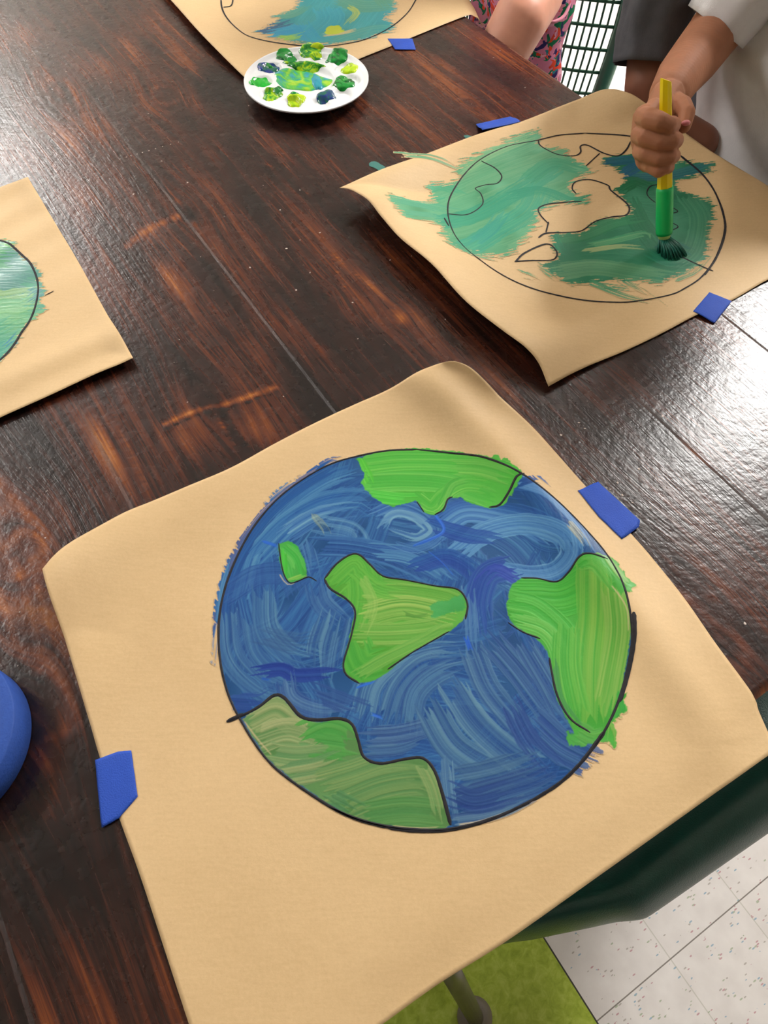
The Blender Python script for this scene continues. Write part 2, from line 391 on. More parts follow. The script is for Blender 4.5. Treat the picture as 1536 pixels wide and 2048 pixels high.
# long visible sweeps, in photo order
for pts, w, a, b, al, dry, sp in [
    ([(120,560),(170,400),(290,260),(420,170),(530,130)], 60, BLUE, SKY, .85, .12, False),
    ([(75,700),(85,560),(135,430),(230,300),(350,200),(470,130)], 34, NAVY, BLUE, .8, .3, True),
    ([(58,640),(75,520),(120,410)], 16, BLUE, SKY, .8, .5, True), ([(200,280),(300,200),(360,170)], 14, BLUE, SKY, .8, .5, True), ([(380,160),(440,120),(480,112)], 14, BLUE, BLUE, .8, .4, True), ([(45,800),(55,700),(75,600)], 12, BLUE, SKY, .6, .6, True),
    ([(200,430),(300,330),(420,260),(540,240),(590,260)], 52, BLUE, SKY, .8, .15, False),
    ([(300,360),(400,300),(500,280)], 40, (50,100,165), PALE, .8, .2, False),
    ([(420,330),(520,350),(560,420)], 42, (60,110,165), PALE, .6, .2, False),
    ([(405,400),(520,405),(640,430),(760,480),(860,530)], 46, NAVY, (70,125,175), .9, .2, False),
    ([(590,420),(700,430),(800,470),(880,530)], 40, (30,75,145), SKY, .85, .2, False),
    ([(600,300),(680,270),(760,300),(800,350),(740,390),(660,370)], 44, (45,95,165), PALE, .85, .2, False),
    ([(620,340),(660,290),(740,300),(790,340)], 20, (60,110,170), PALE, .7, .2, False),
    ([(820,330),(900,280),(1010,290),(1130,330),(1230,400)], 58, (40,90,165), (95,150,195), .9, .15, False),
    ([(880,420),(980,350),(1100,330),(1220,370),(1270,440)], 46, (50,105,175), (110,165,200), .85, .15, False),
    ([(1010,480),(1120,500),(1210,490),(1260,440),(1250,370)], 42, (60,115,175), (120,170,205), .85, .2, False),
    ([(1100,200),(1190,240),(1290,340),(1340,420)], 34, (55,110,180), (125,170,205), .85, .5, False),
    ([(1090,200),(1150,190),(1200,225)], 20, NAVY, BLUE, .9, .3, True),
    ([(800,330),(900,360),(1010,380)], 36, (25,62,150), BLUE, .85, .1, False),
    ([(740,470),(840,440),(920,480),(960,540)], 40, (26,60,148), BLUE, .8, .1, False),
    ([(1060,470),(980,500),(950,590),(960,680)], 52, (28,64,148), (50,95,160), .95, .08, False),
    ([(1090,520),(1010,480),(960,520)], 26, (32,60,160), (60,85,170), .9, .05, False),
    ([(915,560),(925,650),(930,760)], 26, (60,105,160), (100,145,180), .8, .2, False),
    ([(100,560),(200,500),(300,500),(330,560)], 46, (32,74,140), (50,95,155), .7, .1, False),
    ([(90,640),(110,780),(210,880),(330,910)], 46, (40,84,140), (85,130,165), .85, .25, False),
    ([(150,640),(180,770),(270,850),(370,860)], 40, (38,80,140), (80,128,165), .85, .25, False),
    ([(220,560),(230,680),(300,760),(390,790)], 46, (38,82,140), (90,138,168), .8, .25, False),
    ([(400,540),(420,600),(500,670)], 44, (42,84,142), (85,130,170), .85, .2, False),
    ([(430,640),(400,740),(400,830)], 36, (35,76,135), (95,140,168), .8, .25, False),
    ([(480,670),(460,760),(450,840)], 34, (35,76,135), (95,140,168), .8, .25, False),
    ([(370,400),(390,470),(400,520)], 26, (45,90,150), (85,135,175), .8, .25, False),
    ([(215,700),(320,730),(400,720)], 40, (45,82,130), (60,100,145), .6, .1, False),
    ([(200,830),(280,820),(330,840),(470,830)], 26, (26,52,136), (36,70,146), .95, .05, False),
    ([(105,930),(200,930),(260,900)], 34, (30,60,135), (45,84,150), .85, .15, False),
    ([(290,840),(310,920),(400,960),(510,960)], 36, (34,68,134), (90,128,165), .85, .3, False),
    ([(560,960),(590,860),(680,780),(800,740),(890,740)], 44, (40,80,136), (95,140,168), .85, .3, False),
    ([(640,1000),(680,880),(760,800),(860,780)], 40, (38,76,134), (90,135,165), .85, .3, False),
    ([(720,1010),(740,900),(820,830),(920,800)], 42, (36,72,132), (85,130,162), .8, .3, False),
    ([(560,1050),(680,1040),(800,1010)], 34, (34,66,128), (90,125,160), .85, .3, False),
    ([(580,1100),(680,1090),(760,1060)], 26, (34,66,128), (80,120,155), .85, .3, False),
    ([(400,900),(480,930),(560,960)], 36, (34,66,132), (60,100,150), .8, .2, False),
    ([(780,950),(860,1080),(980,1160),(1060,1190)], 56, (40,80,134), (92,134,160), .9, .2, False),
    ([(860,880),(940,1000),(1050,1100),(1140,1150)], 50, (40,80,136), (100,142,165), .85, .2, False),
    ([(930,760),(980,880),(1060,980),(1140,1060)], 46, (36,76,134), (88,128,160), .85, .25, False),
    ([(990,720),(1080,820),(1180,950),(1270,1060)], 52, (34,70,132), (76,118,155), .9, .25, False),
    ([(1100,730),(1180,860),(1240,970)], 40, (32,68,130), (80,122,158), .85, .25, False),
    ([(1150,1010),(1230,1080),(1330,1130),(1390,1150)], 60, (32,66,134), (62,102,150), .9, .25, True),
    ([(1060,950),(1120,1060),(1200,1150)], 40, (32,60,128), (52,90,146), .8, .15, False),
    ([(860,1210),(1000,1180),(1140,1130)], 52, (40,78,130), (85,124,152), .85, .15, False),
    ([(870,1290),(1000,1250),(1130,1210),(1210,1170)], 52, (32,62,124), (66,104,145), .85, .15, False),
    ([(840,1140),(850,1240),(865,1330)], 24, (60,100,145), (105,145,170), .85, .25, False),
    ([(880,1330),(1000,1310),(1120,1260)], 22, (40,72,128), (100,135,160), .85, .35, True),
    ([(870,1250),(940,1270),(1050,1240)], 38, (28,54,124), (44,78,134), .7, .05, False),
    ([(1290,600),(1100,640),(1040,700)], 20, (32,70,140), (60,100,160), .5, .2, False),
    ]:
    sea_s(pts, w, a, b, al, dry, sp)
for pts, w in [([(770,410),(830,460),(880,520)], 3.5), ([(905,705),(925,760)], 10), ([(210,850),(260,862)], 5), ([(580,970),(640,990)], 7), ([(800,290),(830,350),(730,400)], 8), ([(540,880),(600,860)], 6), ([(215,385),(262,400)], 8)]:
    cv.stroke(Z5(pts), w*k5*.385/1000, (28, 96, 205), .9, 20, .2, .006, sea, .9)
# pale gaps
cv.stroke(Z5([(395,300),(430,345),(440,370)]), .004, (170, 172, 130), .45, 20, .5, .01, sea)
cv.stroke(Z5([(1250,340),(1300,400),(1310,430)]), .004, (200, 180, 140), .6, 20, .6, .01, sea)
GR = (58, 158, 50); GL = (112, 182, 60); GD = (44, 128, 64); GO = (104, 138, 84)
def land(mask, strokes):
    for pts, w, a, b, al, dry, wet in strokes: cv.stroke(Z5(pts), w*k5*.385/1000, a, al, 18, dry, .012, mask, wet, light=b)
cv.fill(arctic, (78, 180, 62), .97, 10, .3); cv.fill(isle, (62, 160, 62), .97, 10, .3); cv.fill(mid, (84, 160, 56), .97, 12, .1)
eastspill = np.clip(east+cv.poly(Z5([(1380,448),(1400,455),(1440,510),(1478,550),(1460,560),(1462,582),(1440,575)]), rag=2)+cv.poly(Z5([(1420,930),(1455,900),(1440,925),(1452,955),(1430,980),(1412,985),(1415,1030),(1412,1088),(1385,1065),(1330,1072),(1300,1080),(1260,1078),(1250,1020),(1300,1040)]), rag=2), 0, 1)
cv.fill(eastspill, (70, 164, 58), .93, 12, .1); cv.fill(south, (92, 138, 80), .95, 14)
arc2 = np.clip(arctic+cv.poly(Z5([(990,110),(1015,105),(1025,120),(1050,118),(1055,140),(1085,165),(1040,150)]), rag=2), 0, 1)
cv.fill(arc2*(1-arctic), (80, 175, 70), .9)
land(arctic, [([(545,130),(700,110),(900,115),(1060,165)], 60, (66,176,58), (120,200,84), .9, .05, .4), ([(560,190),(700,180),(850,190),(1000,240)], 50, (66,172,60), (116,196,86), .9, .08, .3), ([(580,230),(680,240),(740,240)], 30, (64,190,60), (100,205,80), .9, .05, .8), ([(740,240),(790,270),(830,230),(900,190),(1000,200)], 40, (68,172,58), (124,196,84), .9, .1, .2), ([(860,130),(960,140),(1060,180)], 40, (70,170,60), (130,196,90), .8, .15, .2), ([(540,115),(560,150),(575,180)], 26, (74,190,50), (110,205,70), .9, .05, .6), ([(830,250),(860,190),(920,170)], 22, (60,160,56), (110,186,80), .8, .1, .2)])
land(isle, [([(285,400),(330,440),(350,500)], 60, (50,168,60), (96,184,84), .9, .1, .6), ([(285,420),(290,500)], 14, (46,170,40), (70,190,60), .9, .1, .9), ([(310,515),(350,500)], 10, (110,180,70), (150,190,90), .8, .1, .4)])
land(mid, [([(450,520),(530,460),(560,560),(540,700)], 80, (72,160,56), (100,176,66), .9, .05, .1), ([(560,560),(700,560),(840,580),(890,610)], 60, (86,158,58), (142,186,88), .85, .12, .1), ([(560,640),(700,610),(860,640)], 50, (84,152,56), (160,190,98), .85, .12, .1), ([(540,700),(640,700),(760,690),(850,670)], 44, (88,158,60), (150,186,96), .85, .15, .1), ([(530,740),(560,800),(640,780)], 60, (62,156,56), (90,172,66), .9, .05, .1), ([(540,840),(620,790),(740,730),(860,660)], 24, (72,150,60), (130,180,84), .85, .1, .1), ([(530,480),(600,540),(680,560)], 36, (76,164,58), (110,180,70), .8, .1, .1), ([(690,625),(730,640),(770,635)], 8, (70,130,50), (80,140,60), .6, .1, 0), ([(560,520),(590,600),(560,690)], 20, (110,170,76), (150,186,96), .6, .25, .1)])
cv.fill(cv.poly(Z5([(785,605),(810,590),(850,580),(900,562),(912,590),(905,610),(850,625),(815,645),(795,640)]), rag=2)*mid, (52, 152, 74), .9, 14, .7)
land(eastspill, [([(1070,560),(1150,560),(1240,560),(1350,500)], 90, (52,160,50), (78,176,62), .85, .05, .3), ([(1060,600),(1140,620),(1230,700),(1280,800)], 60, (52,160,50), (100,186,80), .85, .12, .3), ([(1080,660),(1170,690),(1220,760),(1240,900)], 40, (60,164,56), (116,188,88), .85, .12, .2), ([(1330,470),(1340,640),(1330,800),(1330,1000)], 60, (84,164,60), (132,180,76), .85, .1, 0), ([(1250,680),(1250,820),(1290,1000)], 50, (60,160,56), (110,182,74), .85, .1, .1), ([(1400,560),(1420,700),(1400,860),(1380,960)], 46, (92,162,60), (146,182,90), .85, .12, 0), ([(1385,460),(1420,510),(1470,560)], 18, (100,172,80), (146,182,100), .8, .35, 0), ([(1280,1030),(1340,1060),(1400,1040)], 40, (70,150,70), (100,170,76), .8, .2, 0), ([(1290,470),(1340,480),(1400,560)], 30, (56,160,54), (110,182,80), .8, .1, .3), ([(1435,910),(1440,960),(1410,1000)], 16, (48,156,58), (60,168,60), .95, .05, .6), ([(1405,1000),(1400,1080)], 14, (100,165,70), (130,175,80), .8, .4, 0), ([(1200,800),(1220,920),(1280,1010)], 22, (58,132,72), (80,150,84), .8, .1, 0)])
land(south, [([(170,990),(260,950),(330,990),(420,1020)], 60, (104,140,84), (160,168,116), .85, .1, 0), ([(200,1060),(300,1030),(400,1060)], 46, (100,138,84), (166,172,122), .85, .2, 0), ([(360,1040),(430,1010),(500,1030),(520,1080)], 46, (62,148,64), (86,158,74), .95, .05, 0), ([(400,1080),(480,1090),(540,1100)], 40, (64,146,66), (88,156,76), .9, .05, 0), ([(240,1110),(330,1120),(420,1110)], 40, (82,134,82), (150,164,112), .85, .25, 0), ([(300,1180),(400,1160),(480,1130)], 40, (80,132,84), (150,162,110), .85, .2, 0), ([(420,1220),(520,1190),(640,1150),(760,1150)], 60, (86,134,80), (140,160,98), .85, .1, 0), ([(500,1290),(620,1240),(740,1220),(800,1240)], 60, (74,128,76), (120,150,90), .85, .1, 0), ([(560,1330),(700,1310),(840,1320)], 50, (68,130,70), (96,146,80), .9, .1, 0), ([(760,1140),(800,1220),(830,1330)], 30, (96,146,84), (150,166,108), .7, .2, 0), ([(440,1250),(540,1300)], 30, (66,122,80), (80,132,84), .8, .1, 0), ([(530,1010),(565,1050),(540,1080)], 14, (56,140,76), (74,150,80), .9, .1, .3)])
# paper showing along a few coast lines
for pts in [[(505,590),(525,610),(530,640)], [(275,500),(300,530),(345,520)], [(650,1352),(740,1360),(850,1356)], [(870,1350),(960,1335),(1060,1300)], [(155,1000),(200,1060),(270,1140)], [(1385,540),(1440,620),(1452,700)]]:
    cv.stroke(Z5(pts), .0009, (214, 186, 146), .75, 10, .45, .01)
paint_object('painted_earth', cv, sh1.h, sh1.root, 'blue ocean and green continents in thick streaky paint')
mw = .00078
markers(sh1, [(closed_from(E1[:8]+E1[8:]), mw*1.15),
    (Z5([(1466,640),(1470,720),(1462,800),(1450,860),(1430,930)]), mw*2.1), (Z5([(1380,1030),(1300,1135),(1225,1207),(1130,1268)]), mw*1.7), (Z5([(1130,1268),(1000,1328),(860,1365),(740,1370),(640,1358)]), mw*1.4), (Z5([(450,1292),(540,1332),(640,1358)]), mw*1.4),
    (Z5([(92,998),(150,975),(205,945),(255,908),(290,918),(345,980),(400,992),(480,988),(520,1008),(540,1060),(560,1118),(615,1140),(700,1125),(760,1122),(800,1165),(830,1255),(855,1350)]), mw*1.5),
    (Z5([(92,998),(150,972)]), mw*2.0),
    (Z5([(425,512),(465,462),(512,430),(545,430),(580,462),(625,502),(700,515),(800,535),(880,548),(912,595),(905,650)]), mw), (Z5([(425,512),(445,545),(500,580),(530,622),(520,690),(505,745),(490,800),(500,838),(545,868)]), mw*1.1),
    (Z5([(640,820),(720,765),(780,730),(850,690)]), mw*.8),
    (Z5([(270,392),(278,455),(290,502),(310,526),(345,515),(372,505),(400,520)]), mw*.8),
    (Z5([(1050,660),(1100,692),(1160,715)]), mw), (Z5([(1095,508),(1150,510),(1215,522),(1255,492),(1285,450),(1320,442),(1380,460)]), mw*.9),
    (Z5([(1190,780),(1215,900),(1260,985),(1330,1035)]), mw),
    (Z5([(1100,172),(1075,180),(1050,225),(1020,262),(985,268)]), mw*1.2), (Z5([(862,232),(845,240),(830,275),(800,293)]), mw), (Z5([(765,285),(740,248)]), mw*.8)])

# ================= sheet two: the sheet being painted
ext2 = lambda s, t, X, Y: .0015*np.sin(s*9+t*4)**2
A_, B_, D_ = at(683, 378)[:2], at(1231, 190)[:2], at(1096, 776)[:2]
sh2 = Sheet('kraft_paper_sheet',
    far=[(679, 378, .022), (740, 352, .020), (820, 322, .014), (900, 292, .008), (1000, 258, .004), (1037, 247, .004), (1124, 215, .008), (1190, 190, .022), (1231, 181, .030)],
    right=[(1231, 181, .030), (1262, 190, .032), (1290, 208, .028), (1330, 238, .018), (1368, 268, .012), (1417, 304, .008), (1471, 338, .004), (1536, 377, 0), (1610, 430, 0), (1690, 500, 0)],
    near=[(1096, 776, .004), (1168, 739, .002), (1244, 706, .001), (1326, 668, 0), (1397, 631, 0), (1462, 603, 0), (1536, 562, 0), (1620, 530, 0), (1690, 500, 0)],
    left=[(679, 378, .022), (700, 381, .025), (735, 402, .030), (762, 436, .028), (801, 481, .026), (863, 532, .026), (929, 603, .026), (1005, 663, .024), (1048, 695, .022), (1076, 728, .015), (1096, 776, .004)],
    tau=(.10, .12, .05, .13), label='kraft paper sheet under the hand and brush, earth half painted in green', extra=ext2)
k3 = 836/1536
def Z3(l): return P2(l, k3, 700, 200)
def sub(sheet, cv, E):
    pass
E2 = Z3([(860,133),(1010,148),(1120,180),(1210,225),(1290,285),(1340,350),(1370,425),(1373,500),(1345,580),(1290,655),(1230,698),(1170,725),(1040,746),(940,747),(850,742),(765,730),(680,712),(600,685),(530,650),(470,610),(420,570),(380,510),(360,440),(362,380),(385,330),(425,278),(480,232),(580,182),(690,155),(770,138)])
X2 = np.array(E2); cv = Canvas(X2[:, 0].min()-.15, X2[:, 1].min()-.03, X2[:, 0].max()+.02, X2[:, 1].max()+.03, .0008)
R1 = cv.poly(Z3([(690,112),(590,150),(500,198),(385,258),(395,300),(290,322),(275,345),(300,385),(165,405),(135,430),(200,495),(330,480),(330,530),(400,590),(500,592),(620,565),(680,475),(700,420),(780,385),(830,392),(872,392),(890,355),(830,345),(822,312),(892,262),(800,210),(800,190),(700,165),(712,135)]), rag=2.5, streak=.022, ang=.35)
R2 = cv.poly(Z3([(965,335),(1000,300),(985,270),(930,245),(925,225),(1040,208),(1100,225),(1335,252),(1280,290),(1200,310),(1240,345),(1330,375),(1340,420),(1322,500),(1310,580),(1240,640),(1150,685),(1090,680),(1000,675),(900,680),(800,688),(760,660),(700,620),(750,590),(735,540),(740,495),(850,490),(900,452),(980,440),(1018,425),(1012,390)]), rag=2.5, streak=.016, ang=.1)
cv.fill(R1, (92, 164, 124), .86, 22); cv.fill(R2, (48, 124, 92), .92, 16)
def st3(mask, pts, w, a, b, al=.85, dry=.2, wet=.1, end=.02): cv.stroke(Z3(pts), w*.00035, a, al, 16, dry, end, mask, wet, light=b)
for i in range(60):
    x, y = 300+500*RNG.random(), 150+430*RNG.random(); l = 60+70*RNG.random(); k = RNG.random()
    st3(R1, [(x-l, y+l*.35), (x, y-8), (x+l, y-l*.45)], 12+12*RNG.random(), (84, 160, 120), (112+20*k, 180, 136), .5, .3, 0)
for p in [([(330,470),(480,420),(620,340),(760,250)], 40, (44,150,124), (70,164,130)), ([(400,590),(520,500),(650,420),(700,330)], 44, (46,152,132), (80,172,134)), ([(590,360),(700,340),(820,380),(880,360)], 26, (44,148,118), (60,160,126)), ([(650,300),(740,240),(850,260)], 34, (46,144,112), (76,166,126)), ([(160,430),(280,410),(380,420)], 26, (66,156,128), (110,178,140)), ([(190,480),(300,450),(360,460)], 16, (60,154,130), (110,178,140)), ([(280,345),(340,330),(420,350)], 22, (60,158,124), (90,172,130)), ([(300,380),(350,360)], 14, (50,150,120), (80,170,130)), ([(400,280),(520,210),(690,130)], 26, (110,176,128), (150,190,140)), ([(450,540),(520,480),(560,420)], 26, (52,150,140), (70,165,140)), ([(760,400),(700,480),(600,540)], 14, (150,180,130), (190,190,140))]:
    st3(R1, p[0], p[1], p[2], p[3], .8, .25)
for i in range(40):
    x, y = 780+520*RNG.random(), 300+360*RNG.random(); l = 40+60*RNG.random(); a = (RNG.random()-.5)*1.2
    st3(R2, [(x-l, y+l*a*.4), (x, y-6), (x+l, y-l*a*.4)], 12+14*RNG.random(), (36, 112, 84), (66, 140, 104), .5, .2, .1)
for p in [([(930,240),(1050,230),(1110,260)], 26, (24,84,116), (50,110,130)), ([(980,290),(1100,290),(1200,280),(1320,255)], 24, (28,90,116), (60,124,130)), ([(1000,280),(1060,250),(1110,240)], 26, (26,84,130), (40,100,130)), ([(980,340),(1040,310),(1110,330)], 32, (18,100,62), (36,118,78)), ([(1020,380),(1060,460),(1120,540)], 40, (26,104,72), (42,120,84)), ([(1240,360),(1290,440),(1270,560),(1200,620)], 44, (44,120,92), (80,150,114)), ([(760,520),(860,500),(960,460),(1060,440)], 30, (28,116,76), (60,140,96)), ([(880,540),(980,520),(1080,500),(1100,520)], 16, (40,140,96), (120,170,120)), ([(860,560),(980,545),(1060,550)], 12, (150,172,118), (180,184,128)), ([(760,640),(900,620),(1040,640),(1160,660)], 40, (76,140,104), (110,162,120)), ([(1100,570),(1160,600),(1240,590)], 26, (34,122,96), (56,140,108)), ([(990,400),(1000,420)], 16, (24,120,70), (40,130,80)), ([(740,500),(770,560),(800,575)], 20, (28,126,96), (60,150,110)), ([(1130,560),(1190,540),(1240,560)], 20, (18,104,96), (30,120,104))]:
    st3(R2, p[0], p[1], p[2], p[3], .85, .2, .3)
for pts in [[(900,680),(1000,720),(1130,755)], [(930,690),(1040,700),(1120,700)], [(630,650),(700,680)], [(1000,670),(1080,720),(1140,765)], [(690,620),(740,650),(800,690)], [(180,250),(300,245),(400,262)], [(1200,660),(1260,630),(1320,560)], [(370,560),(450,585),(540,600)]]:
    cv.stroke(Z3(pts), .006, (76, 148, 112), .8, 16, .75, .03, None, 0)
paint_object('painted_earth', cv, sh2.h, sh2.root, 'loose green and teal brushwork over the drawn earth')
mw2 = .00085
markers(sh2, [(closed_from(E2), mw2), (Z3([(1210,225),(1290,285),(1340,350),(1372,440),(1373,500),(1345,580),(1300,650)]), mw2*1.5), (Z3([(355,430),(430,428),(485,392),(480,352),(460,332),(500,320),(540,315),(556,290),(530,260),(480,238)]), mw2), (Z3([(690,155),(700,175),(760,205),(820,212),(845,200),(845,178),(870,175),(930,205),(980,215),(1010,195),(1028,165)]), mw2*1.2), (Z3([(830,350),(815,330),(828,306),(880,300),(945,322),(955,340),(1010,385),(1024,410),(1010,432),(960,437),(900,452),(850,485),(800,492),(720,497),(690,515)]), mw2*1.2), (Z3([(728,455),(718,495)]), mw2*1.2), (Z3([(728,462),(698,430),(692,405),(730,388),(800,380),(850,378)]), mw2), (Z3([(605,607),(640,572),(720,537),(755,560),(757,582),(735,597),(660,600),(602,605)]), mw2*1.2), (Z3([(1185,570),(1260,605),(1332,634)]), mw2*1.2), (Z3([(1130,317),(1100,325),(1088,350),(1100,370),(1120,385)]), mw2), (Z3([(1170,395),(1202,415),(1172,425)]), mw2), (Z3([(1172,455),(1203,472),(1172,490)]), mw2), (Z3([(345,450),(362,482)]), mw2*1.4), (Z3([(915,205),(865,250)]), mw2*.8)])

# ================= sheet three: top of the picture, partly out of frame
sh3 = Sheet('kraft_paper_sheet',
    far=[(150, -200, 0), (300, -215, 0), (500, -230, 0), (600, -238, 0), (680, -243, -.002), (690, -244, -.010), (700, -244, -.03)],
    right=[(700, -244, -.03), (800, -150, -.03), (900, -60, -.03), (940, 12, -.03), (966, 53, -.03)],
    near=[(531, 196, 0), (620, 160, 0), (720, 119, 0), (785, 93, 0), (860, 62, 0), (934, 33, 0), (946, 34, -.004), (957, 40, -.014), (966, 53, -.03)],
    left=[(150, -200, 0), (245, -100, .004), (340, 0, .008), (400, 67, .010), (470, 138, .006), (531, 196, 0)],
    tau=(.05, .04, .05, .08), label='kraft paper sheet at the far end with the teal and yellow earth', n=110)
k8 = 500/1536
def Z8(l): return P2(l, k8, 400, 0)
arc3 = Z8([(130,0),(137,60),(165,120),(220,180),(290,228),(400,258),(560,282),(700,293),(820,288),(980,260),(1100,215),(1200,155),(1280,80),(1330,0)])
c3, r3 = fit_circle(arc3)
E3 = arc3+[p for p in circ_pts(c3, r3, 40) if at(0, -12)[1] < p[1]]
a_ = sorted(E3, key=lambda p: math.atan2(p[1]-c3[1], p[0]-c3[0]))
cv = Canvas(c3[0]-r3-.01, c3[1]-r3-.015, c3[0]+r3+.02, c3[1]+r3*.6, .0012)
R3 = cv.poly(Z8([(430,105),(500,90),(570,60),(600,20),(640,-40),(760,-120),(1000,-130),(1180,-60),(1200,0),(1210,50),(1190,90),(1130,110),(1190,140),(1200,190),(1100,225),(1000,255),(880,275),(760,285),(640,285),(560,268),(470,245),(400,225),(330,208),(350,190),(420,165),(480,130)]), rag=2.5, streak=.02, ang=.2)
cv.fill(R3, (62, 158, 164), .93, 16)
def st8(pts, w, a, b, al=.85, dry=.2, wet=.1, mask=R3): cv.stroke(Z8(pts), w*.00038, a, al, 16, dry, .02, mask, wet, light=b)
for i in range(30):
    x, y = 620+450*RNG.random(), -60+280*RNG.random(); l = 60+50*RNG.random()
    st8([(x-l*.5, y+l*.6), (x, y), (x+l*.4, y-l*.6)], 26, (52, 150, 150), (74, 172, 180), .55, .2, 0)
for p in [([(440,110),(560,90),(640,40)], 36, (80,150,130), (100,164,138)), ([(880,0),(1000,40),(1180,30)], 60, (70,146,126), (96,160,132)), ([(1100,-20),(1180,60)], 40, (80,152,126), (100,164,134)), ([(340,205),(430,180),(540,140)], 34, (44,78,120), (60,100,134)), ([(440,215),(540,195),(620,190),(680,240)], 34, (30,140,196), (60,160,190)), ([(620,160),(680,240),(720,280)], 40, (34,150,190), (56,164,190)), ([(780,60),(800,130),(700,220)], 60, (36,150,178), (64,172,186)), ([(820,280),(940,230),(1080,190),(1190,190)], 40, (72,150,140), (90,164,150)), ([(560,270),(700,285),(820,280)], 24, (56,120,110), (80,140,124)), ([(920,50),(960,90),(900,160)], 16, (170,190,90), (196,200,110)), ([(470,240),(560,240),(640,215)], 20, (150,196,60), (170,206,90)), ([(760,225),(880,210),(980,185)], 12, (220,190,130), (228,196,140))]:
    st8(*p)
cv.fill(cv.poly(Z8([(765,215),(775,185),(800,168),(850,165),(870,185),(885,200),(850,215),(800,222)]), rag=2), (190, 208, 40), 1, 8, .5)
paint_object('painted_earth', cv, sh3.h, sh3.root, 'teal paint with navy and yellow patches')
markers(sh3, [(catmull(arc3, .01), .0011), (circ_pts(c3, r3, 60, math.radians(0), math.radians(180)), .0011), (Z8([(145,55),(190,45),(203,15),(208,-10),(300,-60)]), .0011)])

# ================= sheet four: left edge
b4 = lambda s, t, X, Y: .006*np.exp(-((1-t)-.12)**2/.004)+.002*np.sin(t*22+s*5)**2*np.exp(-(t/.5)**2)
sh4 = Sheet('kraft_paper_sheet',
    far=[(-520, 560, 0), (-350, 500, 0), (-150, 432, 0), (0, 380, .001), (58, 359, .004)],
    right=[(58, 359, .004), (110, 446, .001), (160, 530, 0), (215, 630, .001), (250, 688, .003), (267, 718, .006)],
    near=[(-400, 1030, .004), (-250, 960, .004), (-120, 900, .004), (0, 841, .004), (100, 795, .005), (190, 752, .006), (240, 731, .006), (267, 718, .006)],
    left=[(-520, 560, 0), (-480, 700, 0), (-400, 1030, 0)],
    tau=(.05, .05, .05, .05), label='kraft paper sheet cut by the left edge with a blue-green earth', extra=b4)
k9 = 160/1024
def Z9(l): return P2(l, k9, 0, 440)
arc4 = Z9([(-100,262),(0,280),(130,330),(240,420),(370,540),(430,630),(480,760),(500,900),(480,1060),(430,1220),(370,1340),(290,1450),(200,1600),(100,1730),(-50,1880)])
c4, r4 = fit_circle(arc4); print('circles', r3, r4)
r4 = .16; 
q = np.array(at(78, 585)[:2]); 
c4 = q-np.array([.97, .1])/np.hypot(.97, .1)*r4
cv = Canvas(c4[0]-.02, c4[1]-r4-.02, c4[0]+r4+.05, c4[1]+r4+.03, .0008)
R4 = cv.poly(Z9([(-800,260),(-300,250),(0,270),(140,270),(260,305),(200,350),(240,400),(300,480),(400,570),(460,590),(500,650),(560,740),(520,800),(590,920),(560,1000),(520,1060),(610,1130),(580,1200),(500,1260),(400,1330),(330,1400),(280,1530),(240,1620),(140,1690),(60,1800),(-30,1880),(-500,2100),(-1200,2100),(-1300,1000)]), rag=2, streak=.012, ang=.1)
cv.fill(R4, (84, 156, 130), .94, 14)
def st9(pts, w, a, b, al=.85, dry=.2, wet=.2, mask=R4): cv.stroke(Z9(pts), w*.00016, a, al, 16, dry, .02, mask, wet, light=b)
for p in [([(-600,800),(0,750),(300,760),(560,800)], 380, (70,128,128), (104,150,142)), ([(-600,600),(0,600),(300,600)], 260, (72,132,126), (100,150,140)), ([(-400,1150),(0,1130),(300,1080),(480,1080)], 160, (118,170,110), (150,186,120)), ([(-600,1400),(0,1300),(300,1280),(560,1160)], 200, (86,164,118), (120,182,124)), ([(-400,1600),(0,1560),(300,1420)], 200, (66,152,124), (90,166,130)), ([(-300,1760),(0,1720),(200,1640)], 100, (48,146,130), (70,160,136)), ([(140,1660),(200,1600),(260,1540)], 60, (30,110,160), (50,130,160)), ([(-400,460),(0,500),(150,500)], 110, (44,140,84), (70,156,96)), ([(0,380),(100,370),(230,360)], 70, (64,150,96), (90,160,110)), ([(80,290),(150,300),(260,315)], 60, (96,176,80), (116,184,90)), ([(400,1000),(540,900),(560,850)], 70, (60,126,130), (80,140,140))]:
    st9(*p)
paint_object('painted_earth', cv, sh4.h, sh4.root, 'glossy blue-green paint, lighter green below')
E4 = [p for p in arc4]
markers(sh4, [(arc4, .0012), (Z9([(590,985),(640,960),(700,930)]), .0005)])

